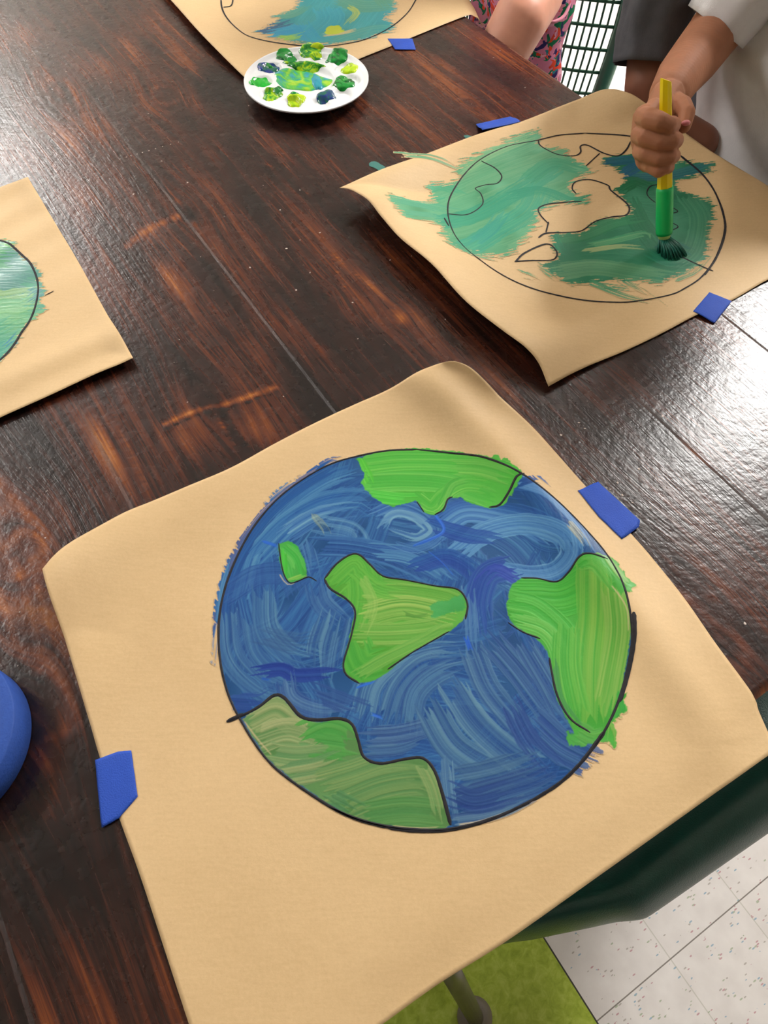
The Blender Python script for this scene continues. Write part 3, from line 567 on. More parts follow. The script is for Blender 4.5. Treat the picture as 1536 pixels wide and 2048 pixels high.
# ---------------------------------------------------------------- table
def make_wood():
    m, nt, b = newmat('stained_pine'); n = N(nt)
    g = n('Attribute', attribute_name='grain').outputs['Vector']
    tone = n('Attribute', attribute_name='tone').outputs['Fac']
    seam = n('Attribute', attribute_name='seam').outputs['Fac']
    def ns(sx, sy, d=3, r=.55, dist=0):
        mp = n('Mapping', {'Vector': g, 'Scale': (sx, sy, 1)}).outputs[0]; return noise(n, mp, 1, d, r, dist)
    a1 = ns(5, 95, 4); a2 = ns(9, 420, 3, .6); a3 = ns(2.2, 13, 4, .6, .8); a4 = ns(10, 240, 4, .7); a5 = ns(14, 1100, 2)
    v = n.math('ADD', n.math('MULTIPLY', a1, .38), n.math('MULTIPLY', a2, .36))
    v = n.math('ADD', v, n.math('MULTIPLY', a3, .28)); v = n.math('ADD', v, n.math('MULTIPLY', a4, .16)); v = n.math('ADD', v, n.math('MULTIPLY', a5, .10))
    v = n.math('ADD', n.math('SUBTRACT', n.math('ADD', n.math('MULTIPLY', n.math('SUBTRACT', v, .60), 1.3), .60), .145), tone)
    col = n.ramp(v, [(.36, L4((22, 13, 12))), (.50, L4((50, 25, 19))), (.60, L4((84, 40, 24))), (.74, L4((128, 68, 30))), (.90, L4((176, 108, 48)))])
    col = n.mix(seam, col, L4((22, 13, 11)))
    nt.links.new(col, b.inputs['Base Color'])
    tc = n('NewGeometry').outputs['Position']
    rr = n.math('ADD', .20, n.math('MULTIPLY', noise(n, tc, 60, 4), .14)); nt.links.new(rr, b.inputs['Roughness'])
    b.inputs['Specular IOR Level'].default_value = .5
    hh = n.math('ADD', n.math('MULTIPLY', noise(n, tc, 330, 2, .5), .5), n.math('MULTIPLY', a2, .8))
    hh = n.math('ADD', hh, n.math('MULTIPLY', noise(n, tc, 120, 2), 1.3))
    hh = n.math('SUBTRACT', hh, n.math('MULTIPLY', seam, .35))
    bp = n('Bump', {'Height': hh, 'Strength': .27, 'Distance': .0012}); nt.links.new(bp.outputs[0], b.inputs['Normal'])
    return m
M_WOOD = make_wood()
table = empty('table', tuple(W(-.9, .23, 0)), 'dark stained wooden plank table under all the papers', 'table')
U0, U1, V0, V1 = -1.95, .02, -.32, .762
res = .003
us = np.arange(U0, U1+1e-6, res); us[-1] = U1; vs_ = np.arange(V0, V1+1e-6, res); vs_[-1] = V1
UU, VV = np.meshgrid(us, vs_, indexing='ij')
P = np.stack([UU*UX[0]+VV*VX[0], UU*UX[1]+VV*VX[1], np.full(UU.shape, TZ)], -1)
edge = np.minimum.reduce([U1-UU, V1-VV, VV-V0, UU-U0])
P[..., 2] -= np.where(edge < .006, .006-np.sqrt(np.clip(.006**2-(.006-edge)**2, 0, None)), 0)
seams = [.603, .447, .191, -.012, -.2]
g = VV.copy(); tone = np.zeros(UU.shape)
KN = [(425,812,.035,.012,.9),(45,1082,.05,.02,.95),(648,592,.010,.006,.8),(440,190,.03,.016,.7),(370,425,.03,.012,.6),(790,633,.012,.008,.5),(330,190,.03,.02,.6),(120,185,.05,.02,.6),(940,205,.02,.01,.5),(1180,640,.03,.012,.5),(1420,1260,.04,.02,.5),(60,1400,.06,.025,.8),(1380,1150,.03,.01,.5),(690,440,.02,.008,.4)]
for x, y, ru, rv, k in KN:
    u, v = uvof(x, y); du, dv = UU-u, VV-v
    g = g-k*dv*np.exp(-(du/(ru*2.2))**2-(dv/(rv*2.6))**2)
    rr = np.hypot(du/ru, dv/rv); tone += np.where(rr < 1.6, .07*np.sin(rr*9)*np.exp(-rr), 0)-.14*np.exp(-(rr/.45)**2)
g += .004*(vnoise2(UU/.25+50, VV/.12+50, 31)-.5)+.010*(vnoise2(UU/.6+70, VV/.25+70, 32)-.5)
pid = np.zeros(UU.shape)
for i, sv in enumerate(seams): pid += (VV > sv)
g += pid*7.31
tone += .16*(vnoise2(UU/.16+20+pid*9, VV/.05+20, 33)-.5)+.13*(vnoise2(UU/.07+40, VV/.035+40, 34)-.5)
# (px,py,ru,rv,amp) stain patches; negative = dark
for x, y, ru, rv, k in [(380,870,.030,.022,.20),(500,860,.028,.02,.18),(345,560,.045,.014,.20),(300,470,.020,.012,.14),(210,900,.045,.008,.28),(905,175,.08,.03,.14),(820,215,.06,.03,.10),(1000,110,.08,.03,.06),(798,634,.011,.007,.30),(840,640,.03,.004,.12),(745,575,.025,.004,.12),(648,700,.012,.004,.12),(640,1000,.05,.02,.0),(500,760,.05,.03,.04),(440,520,.07,.01,.08),(520,640,.05,.008,.08),(1250,780,.05,.02,.08),(1385,905,.020,.004,.30),(1430,1000,.05,.03,.02),(1450,1180,.06,.004,.10),(1330,1020,.06,.004,.08),(150,300,.06,.02,.05),(120,110,.05,.03,-.06),(300,260,.1,.04,-.05),(440,170,.06,.03,-.10),(440,350,.1,.02,-.05),(560,700,.05,.01,-.12),(600,750,.05,.012,-.12),(640,820,.04,.014,-.14),(1150,650,.08,.05,-.08),(660,400,.1,.03,-.04),(380,700,.06,.02,-.05),(60,900,.05,.03,-.05),(380,430,.014,.008,-.2),(470,880,.03,.003,-.18),(60,1500,.10,.05,-.10),(120,1700,.12,.06,-.12),(90,1220,.05,.03,.04),(130,1440,.02,.012,.14),(100,1560,.03,.01,.10),(350,120,.05,.01,.08),(260,90,.04,.008,.10),(380,130,.04,.006,.10),(560,310,.05,.006,.10),(1250,1150,.08,.05,-.02),(1480,860,.1,.05,-.05)]:
    u, v = uvof(x, y); tone += k*np.exp(-((UU-u)/ru)**2-((VV-v)/rv)**2)
# arcs of lighter wood beside the knots
for pts, wd, k in [([(330,848),(380,825),(425,812)], .0028, .34), ([(440,812),(490,795),(550,775)], .0035, .32), ([(335,856),(385,834),(430,820)], .0012, -.3), ([(445,820),(495,804),(552,783)], .0012, -.3), ([(440,818),(468,858),(500,905)], .0022, -.3), ([(428,820),(450,862),(470,890)], .0012, .2), ([(255,492),(290,462),(358,432)], .006, .24), ([(663,510),(675,545),(703,605)], .0012, .28), ([(668,508),(700,540),(745,575)], .0012, .22), ([(620,392),(560,340),(500,320)], .003, .16), ([(20,1090),(40,1060),(75,1070),(85,1100),(60,1120)], .005, .16), ([(0,960),(40,1010),(60,1050)], .004, .12), ([(30,1120),(60,1220),(85,1300)], .0025, .14), ([(0,1180),(20,1250),(45,1310),(75,1345)], .003, .14), ([(70,1150),(100,1260),(135,1310)], .0025, .12), ([(130,1460),(85,1490),(110,1560),(95,1630)], .005, .12), ([(215,800),(250,880),(300,990)], .0018, .15), ([(1508,1408),(1545,1375)], .004, .4)]:
    Q = np.array([uvof(*p) for p in catmull(np.array(pts, float), 8)]); D = np.full(UU.shape, 9.)
    i0, i1 = np.searchsorted(us, [Q[:, 0].min()-.03, Q[:, 0].max()+.03]); j0, j1 = np.searchsorted(vs_, [Q[:, 1].min()-.03, Q[:, 1].max()+.03])
    a, b_ = UU[i0:i1, j0:j1], VV[i0:i1, j0:j1]; D = np.full(a.shape, 9.)
    for q_ in Q: D = np.minimum(D, np.hypot(a-q_[0], b_-q_[1]))
    tone[i0:i1, j0:j1] += .8*k*np.exp(-(D/wd)**2)*(.4+1.2*vnoise2(a/.01+9, b_/.004+300, 77))
top, used = grid_mesh('tabletop', P, M_WOOD, table)
me = top.data
seamf = np.zeros(UU.shape)
for sv in seams: seamf = np.maximum(seamf, np.exp(-((VV-sv)/.0016)**2)*(.25+.6*vnoise1(UU/.05, int(abs(sv)*1000))))
ga = me.attributes.new('grain', 'FLOAT_VECTOR', 'POINT'); ga.data.foreach_set('vector', np.stack([UU, g, 0*g], -1).astype(np.float32).ravel())
for nm, arr in (('tone', tone), ('seam', seamf)):
    t_ = me.attributes.new(nm, 'FLOAT', 'POINT'); t_.data.foreach_set('value', arr.astype(np.float32).ravel())
# slab under the top surface, apron, legs
M_WOOD2 = plain('stained_pine_side', (44, 25, 20), .4, .4, var=.35, vscale=30)
def uvbox(name, u0, u1, v0, v1, z0, z1, mat, parent, bev=.003):
    bm = bmesh.new(); box(bm, (u0, v0, z0), (u1, v1, z1), bev)
    R_ = Matrix(((UX[0], VX[0], 0, 0), (UX[1], VX[1], 0, 0), (0, 0, 1, 0), (0, 0, 0, 1))); bmesh.ops.transform(bm, matrix=R_, verts=bm.verts)
    return from_bm(name, bm, mat, parent, smooth=False)
uvbox('slab', U0, U1, V0, V1, TZ-.045, TZ-.0055, M_WOOD2, table, .002)
for a in ((U0+.06, U0+.085, V0+.06, V1-.06), (U1-.085, U1-.06, V0+.06, V1-.06), (U0+.06, U1-.06, V0+.06, V0+.085), (U0+.06, U1-.06, V1-.085, V1-.06)):
    uvbox('apron', *a, TZ-.14, TZ-.046, M_WOOD2, table)
for u in (U0+.09, U1-.09):
    for v in (V0+.09, V1-.09): uvbox('leg', u-.04, u+.04, v-.04, v+.04, 0, TZ-.046, M_WOOD2, table)
# paint flecks on the wood
M_FLECK = plain('dried_paint_fleck', (205, 190, 180), .5, .4)
bm = bmesh.new(); fl = [(x, 318-(x-240)*.29) for x in (240, 253, 262, 274, 285, 298, 311, 325, 341, 357)]
fl += [(267,388),(297,227),(375,365),(54,122),(110,268),(323,322),(500,535),(573,497),(600,480),(620,545),(705,605),(592,580),(640,465),(1325,832),(1170,857),(1158,845),(1122,870),(1278,938),(1235,965),(1245,990),(1385,1025),(1301,1015),(600,380),(560,420),(1490,1247),(1265,1005),(1050,175),(987,115),(780,520)]
for i in range(90): 
    x, y = random.random()*1536, random.random()*1400; fl.append((x, y))
nfl = 0
for i, (x, y) in enumerate(fl):
    u, v = uvof(x, y)
    if not (U0+.02 < u < U1-.02 and V0+.02 < v < V1-.01): continue
    r = (.0010 if i < 10 else .0013) if i < 40 else .0004+.0006*random.random()
    c = at(x, y, TZ+.0002); k = 7; a0 = random.random()*6; el = .4+.6*random.random(); rt = random.random()*3
    vsr = []
    for j in range(k):
        a = a0+j*6.283/k; rr = r*(.7+.5*random.random()); dx, dy = rr*math.cos(a), rr*el*math.sin(a)
        vsr.append(bm.verts.new((c[0]+dx*math.cos(rt)-dy*math.sin(rt), c[1]+dx*math.sin(rt)+dy*math.cos(rt), c[2])))
    tp = bm.verts.new((c[0], c[1], c[2]+.0004))
    for j in range(k): bm.faces.new((vsr[j], vsr[(j+1) % k], tp))
tag(from_bm('paint_fleck', bm, M_FLECK, table), 'pale dried flecks scattered over the wood', kind='stuff')
cv = Canvas(*(np.minimum(at(735, 345)[:2], at(960, 270)[:2])-.03), *(np.maximum(at(735, 345)[:2], at(960, 270)[:2])+.05), .0008)
M_OLD = M_PAINT
def smear(pts, w):
    Q = catmull([at(*p)[:2] for p in pts], .003); vs, fs = [], []
    ribbon(vs, fs, Q, w, lambda x, y: TZ+.0002, lift=.0004, seed=3)
    return mesh('paint_smear', vs, fs, plain('teal_smear', (58, 120, 112), .5), table)
smear([(740,326),(752,331),(768,340)], .006); smear([(928,272),(938,275),(955,279)], .0035)

# ---------------------------------------------------------------- tape
def tape(poly, label, hf, n_sub=10):
    P = [at(x, y)[:2] for x, y in poly]; C_ = np.mean(P, 0); bm = bmesh.new()
    Q = []
    for a, b in zip(P, P[1:]+P[:1]):
        for t in np.linspace(0, 1, 7)[:-1]:
            p = np.array(a)*(1-t)+np.array(b)*t; Q.append(p+(C_-p)*(.012*(random.random()-.5)))
    rings = []
    for k in (1, .9, .6, .3):
        rings.append([bm.verts.new((*(C_+(q-C_)*k), hf(*(C_+(q-C_)*k))+(.0009 if k < 1 else .0005))) for q in Q])
    for r0, r1 in zip(rings, rings[1:]):
        for i in range(len(Q)): j = (i+1) % len(Q); bm.faces.new((r0[i], r0[j], r1[j], r1[i]))
    bm.faces.new(rings[-1])
    o = from_bm('tape_strip', bm, M_TAPE); md = o.modifiers.new('t', 'SOLIDIFY'); md.thickness = .0003; md.offset = -1
    tag(o, label, 'tape', 'blue tape strips holding the papers')
def hmax(sh):
    P_ = np.c_[sh.X[::2, ::2].ravel(), sh.Y[::2, ::2].ravel()]
    def f(x, y):
        d = np.hypot(P_[:, 0]-x, P_[:, 1]-y).min()
        return TZ+.0006+max(0., float(sh.h(x, y))-TZ-.0006)*math.exp(-(max(0., d-.006)/.012)**2)
    return f
tape([(1154,986),(1174,976),(1195,966),(1240,1007),(1279,1043),(1276,1057),(1241,1083),(1195,1038)], 'blue tape strip on the right edge of the front sheet', hmax(sh1))
tape([(192,1521),(238,1504),(264,1502),(271,1550),(277,1594),(240,1637),(205,1657),(198,1590)], 'blue tape strip on the left edge of the front sheet, by the tape roll', hmax(sh1))
tape([(1384,627),(1417,588),(1462,605),(1428,649)], 'small square blue tape on the near edge of the sheet being painted', hmax(sh2))
tape([(952,250),(1020,236),(1040,252),(963,273)], 'blue tape strip on the far edge of the sheet being painted', hmax(sh2))
tape([(775,80),(825,80),(832,101),(790,101)], 'blue tape strip on the far-end sheet beside the paint palette', hmax(sh3))
# roll of tape
rc = at(25, 1464, TZ+.03); R0 = .062; ctr = (rc[0]-R0, rc[1]-.004)
roll = empty('tape_roll', (ctr[0], ctr[1], TZ), 'roll of blue painters tape lying flat at the left edge', 'tape roll')
def lathe(name, prof, ctr, z0, mat, parent, seg=72, closed=True):
    vs, fs = [], []; n = len(prof)
    for k in range(seg):
        a = k*2*math.pi/seg
        for r, z in prof: vs.append((ctr[0]+r*math.cos(a), ctr[1]+r*math.sin(a), z0+z))
    for k in range(seg):
        k2 = (k+1) % seg
        for i in range(n if closed else n-1):
            j = (i+1) % n; fs.append((k*n+i, k2*n+i, k2*n+j, k*n+j))
    return mesh(name, vs, fs, mat, parent)
M_ROLLTOP = plain('tape_roll_blue', (48, 84, 168), .6, .3, var=.06, vscale=200, bump=.4, bscale=500)
lathe('tape_winding', [(.041, .0015), (.041, .0285), (.042, .0295), (R0-.001, .030), (R0, .0292), (R0, .0018), (R0-.001, .001), (.042, .001)], ctr, TZ, M_ROLLTOP, roll, 96)
lathe('cardboard_core', [(.0385, .0012), (.0385, .0290), (.0408, .0290), (.0408, .0012)], ctr, TZ, plain('cardboard', (178, 150, 112), .8), roll)

# ---------------------------------------------------------------- paint palette plate
pc = at(612, 172); pc = at(613, 160, TZ+.015); PR = .0845
pal = empty('paint_palette', (pc[0], pc[1], TZ), 'round white palette plate filled with dabs of green, yellow and blue paint', 'palette')
M_PLATE = plain('white_plastic', (236, 238, 240), .3, .5, var=.02)
k10 = 270/1536
def ZP(x, y, z=TZ+.012): return at(480+x*k10, 80+y*k10, z)[:2]
wells = [(525,215,.011),(830,165,.013),(1115,215,.012),(1250,345,.0115),(1190,510,.0125),(985,650,.012),(640,685,.0125),(370,630,.012),(235,490,.011),(320,330,.012)]
nr, na = 56, 160
rr, aa = np.meshgrid(np.linspace(0, PR, nr), np.linspace(0, 2*math.pi, na), indexing='ij')
X = pc[0]+rr*np.cos(aa); Y = pc[1]+rr*np.sin(aa)
# wells spaced evenly on a ring
wr = .0600; wa0 = math.atan2(*(ZP(235, 490)-pc[:2])[::-1]); WP = [pc[:2]+wr*np.array([math.cos(wa0+k*math.pi/5), math.sin(wa0+k*math.pi/5)]) for k in range(10)]
def plate_z(x, y):
    r = np.hypot(x-pc[0], y-pc[1]); z = np.full(np.shape(x), .0115)
    z = z-.0045*np.clip((.040-r)/.006, 0, 1)
    for w in WP: z = z-.0045*np.clip((.0145-np.hypot(x-w[0], y-w[1]))/.004, 0, 1)
    z = z+.0035*np.clip((r-.078)/.006, 0, 1)
    return TZ+.003+z
Zt = plate_z(X, Y)
n1 = nr*na; vs = np.c_[X.ravel(), Y.ravel(), Zt.ravel()].tolist(); fs = []
for i in range(nr-1):
    for j in range(na-1): a = i*na+j; fs.append((a, a+na, a+na+1, a+1))
vs2 = np.c_[X.ravel(), Y.ravel(), np.where(rr > .06, Zt-.0022, (TZ+.0032)*np.ones_like(Zt)).ravel()].tolist()
fs += [tuple(n1+k for k in f[::-1]) for f in fs]
for j in range(na-1): a = (nr-1)*na+j; fs.append((a, n1+a, n1+a+1, a+1))
me = bpy.data.meshes.new('plate'); me.from_pydata(vs+vs2, [], fs)
bm = bmesh.new(); bm.from_mesh(me); bmesh.ops.remove_doubles(bm, verts=bm.verts, dist=1e-5); bmesh.ops.recalc_face_normals(bm, faces=bm.faces); bm.to_mesh(me); bm.free()
link('plate', me, M_PLATE, pal)
def wetpaint(name, stops, scale=70):
    m, nt, b = newmat(name); n = N(nt); tc = n('NewGeometry').outputs['Position']
    f = noise(n, tc, scale, 3, .5, 1.5)
    k = len(stops); nt.links.new(n.ramp(f, [(.36+.28*i/max(1, k-1), L4(c)) for i, c in enumerate(stops)]), b.inputs['Base Color'])
    b.inputs['Roughness'].default_value = .10; b.inputs['Specular IOR Level'].default_value = .6
    bp = n('Bump', {'Height': noise(n, tc, 260, 3), 'Strength': .35, 'Distance': .0015}); nt.links.new(bp.outputs[0], b.inputs['Normal'])
    return m
GRN = (10, 146, 50); LIME = (188, 226, 16); NV = (28, 54, 140); TEAL = (44, 158, 176)
def dab(name, cxy, rx, ry, rot, hgt, mat, seed, rag=.25):
    r = random.Random(seed); nn, mm = 14, 56; vs, fs = [], []
    ph = [r.random()*6.28 for _ in range(4)]
    for i in range(nn):
        q = i/(nn-1)
        for j in range(mm):
            a = j*2*math.pi/mm; k = 1+rag*(.5*math.sin(2*a+ph[0])+.35*math.sin(3*a+ph[1])+.3*math.sin(5*a+ph[2])+.15*math.sin(9*a+ph[3]))
            x, y = q*rx*k*math.cos(a), q*ry*k*math.sin(a)
            X_ = cxy[0]+x*math.cos(rot)-y*math.sin(rot); Y_ = cxy[1]+x*math.sin(rot)+y*math.cos(rot)
            wv = .0009*mnoise.noise(Vector((X_*130, Y_*130, seed)))
            vs.append((X_, Y_, float(plate_z(X_, Y_))+hgt*math.sqrt(max(0, 1-q**2.2))+(wv if q < .95 else 0)+.0001))
    for i in range(nn-1):
        for j in range(mm): a = i*mm+j; b = i*mm+(j+1) % mm; fs.append((a, a+mm, b+mm, b))
    me = bpy.data.meshes.new(name); me.from_pydata(vs, [], fs); bm = bmesh.new(); bm.from_mesh(me); bmesh.ops.remove_doubles(bm, verts=bm.verts, dist=1e-6); bmesh.ops.recalc_face_normals(bm, faces=bm.faces); bm.to_mesh(me); bm.free()
    return link(name, me, mat, pal)
m_dk = wetpaint('dark_green_wet', [(6, 96, 40), GRN, (30, 150, 60)]); m_mx = wetpaint('green_lime_wet', [(6, 110, 40), (60, 160, 40), LIME], 90)
m_br = wetpaint('bright_green_wet', [(10, 170, 40), (20, 190, 50)]); m_ly = wetpaint('lime_wet', [(150, 200, 20), LIME, (200, 224, 30)])
m_nv = wetpaint('navy_green_wet', [NV, (24, 70, 120), (14, 110, 60)], 80); m_md = wetpaint('mixed_wet', [TEAL, (70, 176, 110), (110, 200, 70), (168, 214, 60)], 40)
mats = [(235,490,m_br,'bright green dab'),(320,330,m_nv,'navy and green dab'),(525,205,m_dk,'dark green dab'),(800,160,m_mx,'lime and dark green dab'),(1110,215,m_dk,'dark green dab with lime edge'),(1240,345,m_ly,'yellow-lime dab'),(1190,505,m_dk,'large dark green dab'),(980,650,m_nv,'navy dab with green'),(640,685,m_ly,'lime dab under green'),(370,630,m_mx,'mottled lime and green dab')]
for i, (x, y, mt, lb) in enumerate(mats):
    c = ZP(x, y); big = i in (3, 4, 6)
    dab('paint_dab', c,   .0165 if big else .0138, .0158 if big else .0132, .3*i, .0030, mt, i+3, .18)['label'] = lb
dab('paint_dab', ZP(630, 640), .007, .007, .3, .0050, m_dk, 31, .2)['label'] = 'dark green dab on the lime one'
dab('paint_dab', ZP(440, 600), .006, .007, .3, .0044, m_dk, 32, .2)['label'] = 'small dark green dab'
dab('paint_dab', ZP(335, 310), .006, .006, .3, .0046, m_dk, 33, .2)['label'] = 'small green dab on the navy one'
dab('paint_dab', ZP(880, 130), .010, .005, .2, .0048, m_ly, 35, .2)['label'] = 'lime dab at the far rim'
dab('paint_dab', ZP(1190, 470), .010, .009, .2, .0046, m_dk, 36, .2)
dab('mixed_paint', ZP(700, 450), .037, .026, -.1, .0028, m_md, 41, .16)['label'] = 'swirled teal and lime mix in the middle'
dab('mixed_paint', ZP(730, 310), .030, .009, -.1, .0036, m_mx, 42, .3)['label'] = 'green smear above the mix'
dab('mixed_paint', ZP(870, 470), .008, .020, .3, .0042, wetpaint('teal_wet', [TEAL, (40, 150, 190)]), 43, .2)['label'] = 'teal streak'

# ---------------------------------------------------------------- floor, room
def make_floor():
    m, nt, b = newmat('vinyl_tile'); n = N(nt)
    tc = n('TexCoord').outputs['Object']
    sp = n('SeparateXYZ', {0: tc}); x, y = sp.outputs[0], sp.outputs[1]
    T = TILE
    fx = n.math('FRACT', n.math('DIVIDE', x, T)); fy = n.math('FRACT', n.math('DIVIDE', y, T))
    def line(f): return n.math('LESS_THAN', n.math('MINIMUM', f, n.math('SUBTRACT', 1.0, f)), .006)
    # seams: strong along x rows, faint across
    grout = line(fy); grout2 = n.math('MULTIPLY', line(fx), .35)
    f1 = noise(n, tc, 25, 4); speck = n('TexVoronoi', {'Vector': n('Mapping', {'Vector': tc, 'Rotation': (0, 0, .4), 'Scale': (1, 2.8, 1)}).outputs[0], 'Scale': 80, 'Randomness': 1}, feature='F1')
    white = n.ramp(f1, [(.3, L4((226, 220, 216))), (.7, L4((238, 233, 229)))])
    sm = n.math('MULTIPLY', n.math('LESS_THAN', speck.outputs['Distance'], .24), n.math('GREATER_THAN', noise(n, tc, 40, 2), .53))
    hue = n.ramp(n('SeparateColor', {0: speck.outputs['Color']}).outputs[0], [(.0, L4((190, 130, 140))), (.3, L4((170, 160, 150))), (.55, L4((120, 165, 190))), (.8, L4((160, 175, 140))), (1, L4((190, 180, 165)))], 'CONSTANT')
    white = n.mix(n.math('MULTIPLY', sm, .75), white, hue)
    gv = noise(n, tc, 70, 5, .65, .6)
    green = n.ramp(gv, [(.3, L4((150, 172, 48))), (.5, L4((176, 198, 66))), (.7, L4((200, 216, 96)))])
    isg = n.math('MULTIPLY', n.math('LESS_THAN', x, 0.0), n.math('GREATER_THAN', y, -10))
    isg = n.math('MULTIPLY', isg, n.math('GREATER_THAN', x, -3*T)); isg = n.math('MULTIPLY', isg, n.math('LESS_THAN', y, 3*T))
    col = n.mix(isg, white, green)
    col = n.mix(n.math('MULTIPLY', n.math('MULTIPLY', grout, .8), n.math('SUBTRACT', 1.0, isg)), col, L4((90, 80, 66)))
    col = n.mix(n.math('MULTIPLY', grout2, n.math('SUBTRACT', 1.0, isg)), col, L4((150, 150, 120)))
    # dark line where green meets white
    bl = n.math('LESS_THAN', n.math('ABSOLUTE', x), .0012); col = n.mix(bl, col, L4((60, 60, 50)))
    nt.links.new(col, b.inputs['Base Color']); b.inputs['Roughness'].default_value = .35
    return m
o_ = at(1193, 2043, 0); q1 = at(1341, 1918, 0); q2 = at(1085, 1875, 0)
dx_ = (q1-o_)[:2]; TILE = float(np.linalg.norm(dx_)); ang = math.atan2(dx_[1], dx_[0]); print('tile', TILE, 'angles', math.degrees(ang), math.degrees(math.atan2(*(q2-o_)[:2][::-1])))
# tile grid: x axis along q1, y axis roughly along q2
bm = bmesh.new(); bmesh.ops.create_grid(bm, x_segments=1, y_segments=1, size=5)
fo = from_bm('floor', bm, make_floor(), None, False); fo.location = (o_[0], o_[1], 0); fo.rotation_euler = (0, 0, ang)
tag(fo, kind='structure')
M_WALL = plain('wall_paint', (196, 190, 180), .8, .2, var=.02, vscale=3); M_CEIL = plain('ceiling_tile', (205, 203, 198), .9, .1, var=.03, vscale=80)
RX0, RX1, RY0, RY1, RZ = -3.6, 3.4, -2.6, 4.6, 2.75
def wbox(name, lo, hi, mat):
    bm = bmesh.new(); box(bm, lo, hi); return tag(from_bm(name, bm, mat, None, False), kind='structure')
wbox('wall_back', (RX0, RY1, 0), (RX1, RY1+.1, RZ), M_WALL); wbox('wall_front', (RX0, RY0-.1, 0), (RX1, RY0, RZ), plain('dark_wall_paint', (104, 98, 96), .8, .2, var=.02, vscale=3))
wbox('wall_left', (RX0-.1, RY0, 0), (RX0, RY1, RZ), M_WALL); wbox('wall_right', (RX1, RY0, 0), (RX1+.1, RY1, RZ), M_WALL)
wbox('ceiling', (RX0, RY0, RZ), (RX1, RY1, RZ+.1), M_CEIL)
def emis(name, col, st):
    m = bpy.data.materials.new(name); m.use_nodes = True; nt = m.node_tree; nt.nodes.clear()
    e = nt.nodes.new('ShaderNodeEmission'); e.inputs[0].default_value = (*col, 1); e.inputs[1].default_value = st
    o = nt.nodes.new('ShaderNodeOutputMaterial'); nt.links.new(e.outputs[0], o.inputs[0]); return m
M_PANEL = emis('diffuser_glow', (1.0, .965, .91), 5.0)
M_FRAME = plain('white_metal_frame', (225, 225, 225), .4)
def panel(x, y, label, lx=.6, ly=1.2, mat=M_PANEL):
    r = empty('ceiling_light', (x, y, RZ), label, 'ceiling light', 'ceiling lights')
    bm = bmesh.new(); box(bm, (x-lx/2-.03, y-ly/2-.03, RZ-.05), (x+lx/2+.03, y+ly/2+.03, RZ-.002), .004); from_bm('frame', bm, M_FRAME, r, False)
    bm = bmesh.new(); box(bm, (x-lx/2, y-ly/2, RZ-.058), (x+lx/2, y+ly/2, RZ-.0505)); from_bm('diffuser', bm, mat, r, False)
M_HOT = emis('bright_diffuser', (1.0, .975, .94), 42)
panel(1.80, 2.42, 'ceiling light panel over the right end', .75, .85, emis('hot_diffuser', (1.0, .975, .94), 72))
panel(-2.38, 3.80, 'ceiling light panel over the far left', .45, .6, emis('left_diffuser', (1.0, .975, .94), 52))
panel(-1.85, 3.0, 'narrow ceiling light panel over the middle left', .3, .8, emis('strip_diffuser', (1.0, .97, .93), 10))
panel(-2.2, 1.25, 'added ceiling fill panel left of the table', .6, 1.2, emis('fill_diffuser', (1.0, .97, .93), 17))  # added fill panel, brightens the white shirt front, brush and hand

# ---------------------------------------------------------------- people helpers
def remesh(name, parts, vox, mat, parent=None, smooth=6):
    """parts: list of chains [(p, r), ...] -> one continuous skin"""
    bm = bmesh.new()
    for ch in parts:
        for (p0, r0), (p1, r1) in zip(ch, ch[1:]):
            p0 = np.array(p0, float); p1 = np.array(p1, float); l = np.linalg.norm(p1-p0)
            k = max(2, int(l/(min(r0, r1)*.22))+1)
            for t in np.linspace(0, 1, k):
                bmesh.ops.create_icosphere(bm, subdivisions=3 if max(r0, r1) > .019 else 2, radius=float(r0*(1-t)+r1*t), matrix=Matrix.Translation(tuple(p0*(1-t)+p1*t)))
    me = bpy.data.meshes.new(name); bm.to_mesh(me); bm.free()
    o = bpy.data.objects.new('tmp', me); COL.objects.link(o)
    m = o.modifiers.new('r', 'REMESH'); m.mode = 'VOXEL'; m.voxel_size = vox
    m = o.modifiers.new('s', 'SMOOTH'); m.factor = .5; m.iterations = smooth
    bpy.context.view_layer.update()
    ev = o.evaluated_get(bpy.context.evaluated_depsgraph_get()); nm = bpy.data.meshes.new_from_object(ev); nm.name = name
    bpy.data.objects.remove(o); bpy.data.meshes.remove(me)
    nm.materials.clear()
    return link(name, nm, mat, parent)
def lumpy(o, amp, sc, seed=0, stretch=(1, 1, 1)):
    me = o.data; me.update()
    no = [v.normal.copy() for v in me.vertices]
    for v, nn in zip(me.vertices, no):
        q = Vector((v.co.x*stretch[0], v.co.y*stretch[1], v.co.z*stretch[2]))*sc+Vector((seed, 0, 0))
        v.co += nn*amp*(mnoise.noise(q)+.5*mnoise.noise(q*2.1))
def ell(bm, c, r, rot=None, sub=4):
    M = Matrix.Translation(tuple(c)) @ (rot or Matrix()) @ Matrix.Diagonal((*r, 1)); bmesh.ops.create_icosphere(bm, subdivisions=sub, radius=1, matrix=M)
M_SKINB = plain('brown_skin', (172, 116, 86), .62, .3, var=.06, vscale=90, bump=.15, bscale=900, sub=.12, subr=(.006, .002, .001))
M_SKINC = plain('brown_skin_dark', (138, 88, 68), .5, .4, var=.05, vscale=60, sub=.1)  # darker brown skin for the child in the charcoal shirt
M_SKINA = plain('light_skin', (222, 158, 132), .5, .4, var=.04, vscale=60, sub=.15, subr=(.008, .003, .002))
M_NAIL = plain('pink_nail', (226, 140, 150), .3, .5)
M_WHITE = plain('white_cotton', (236, 234, 236), .9, .1, var=.03, vscale=60, bump=.4, bscale=700)
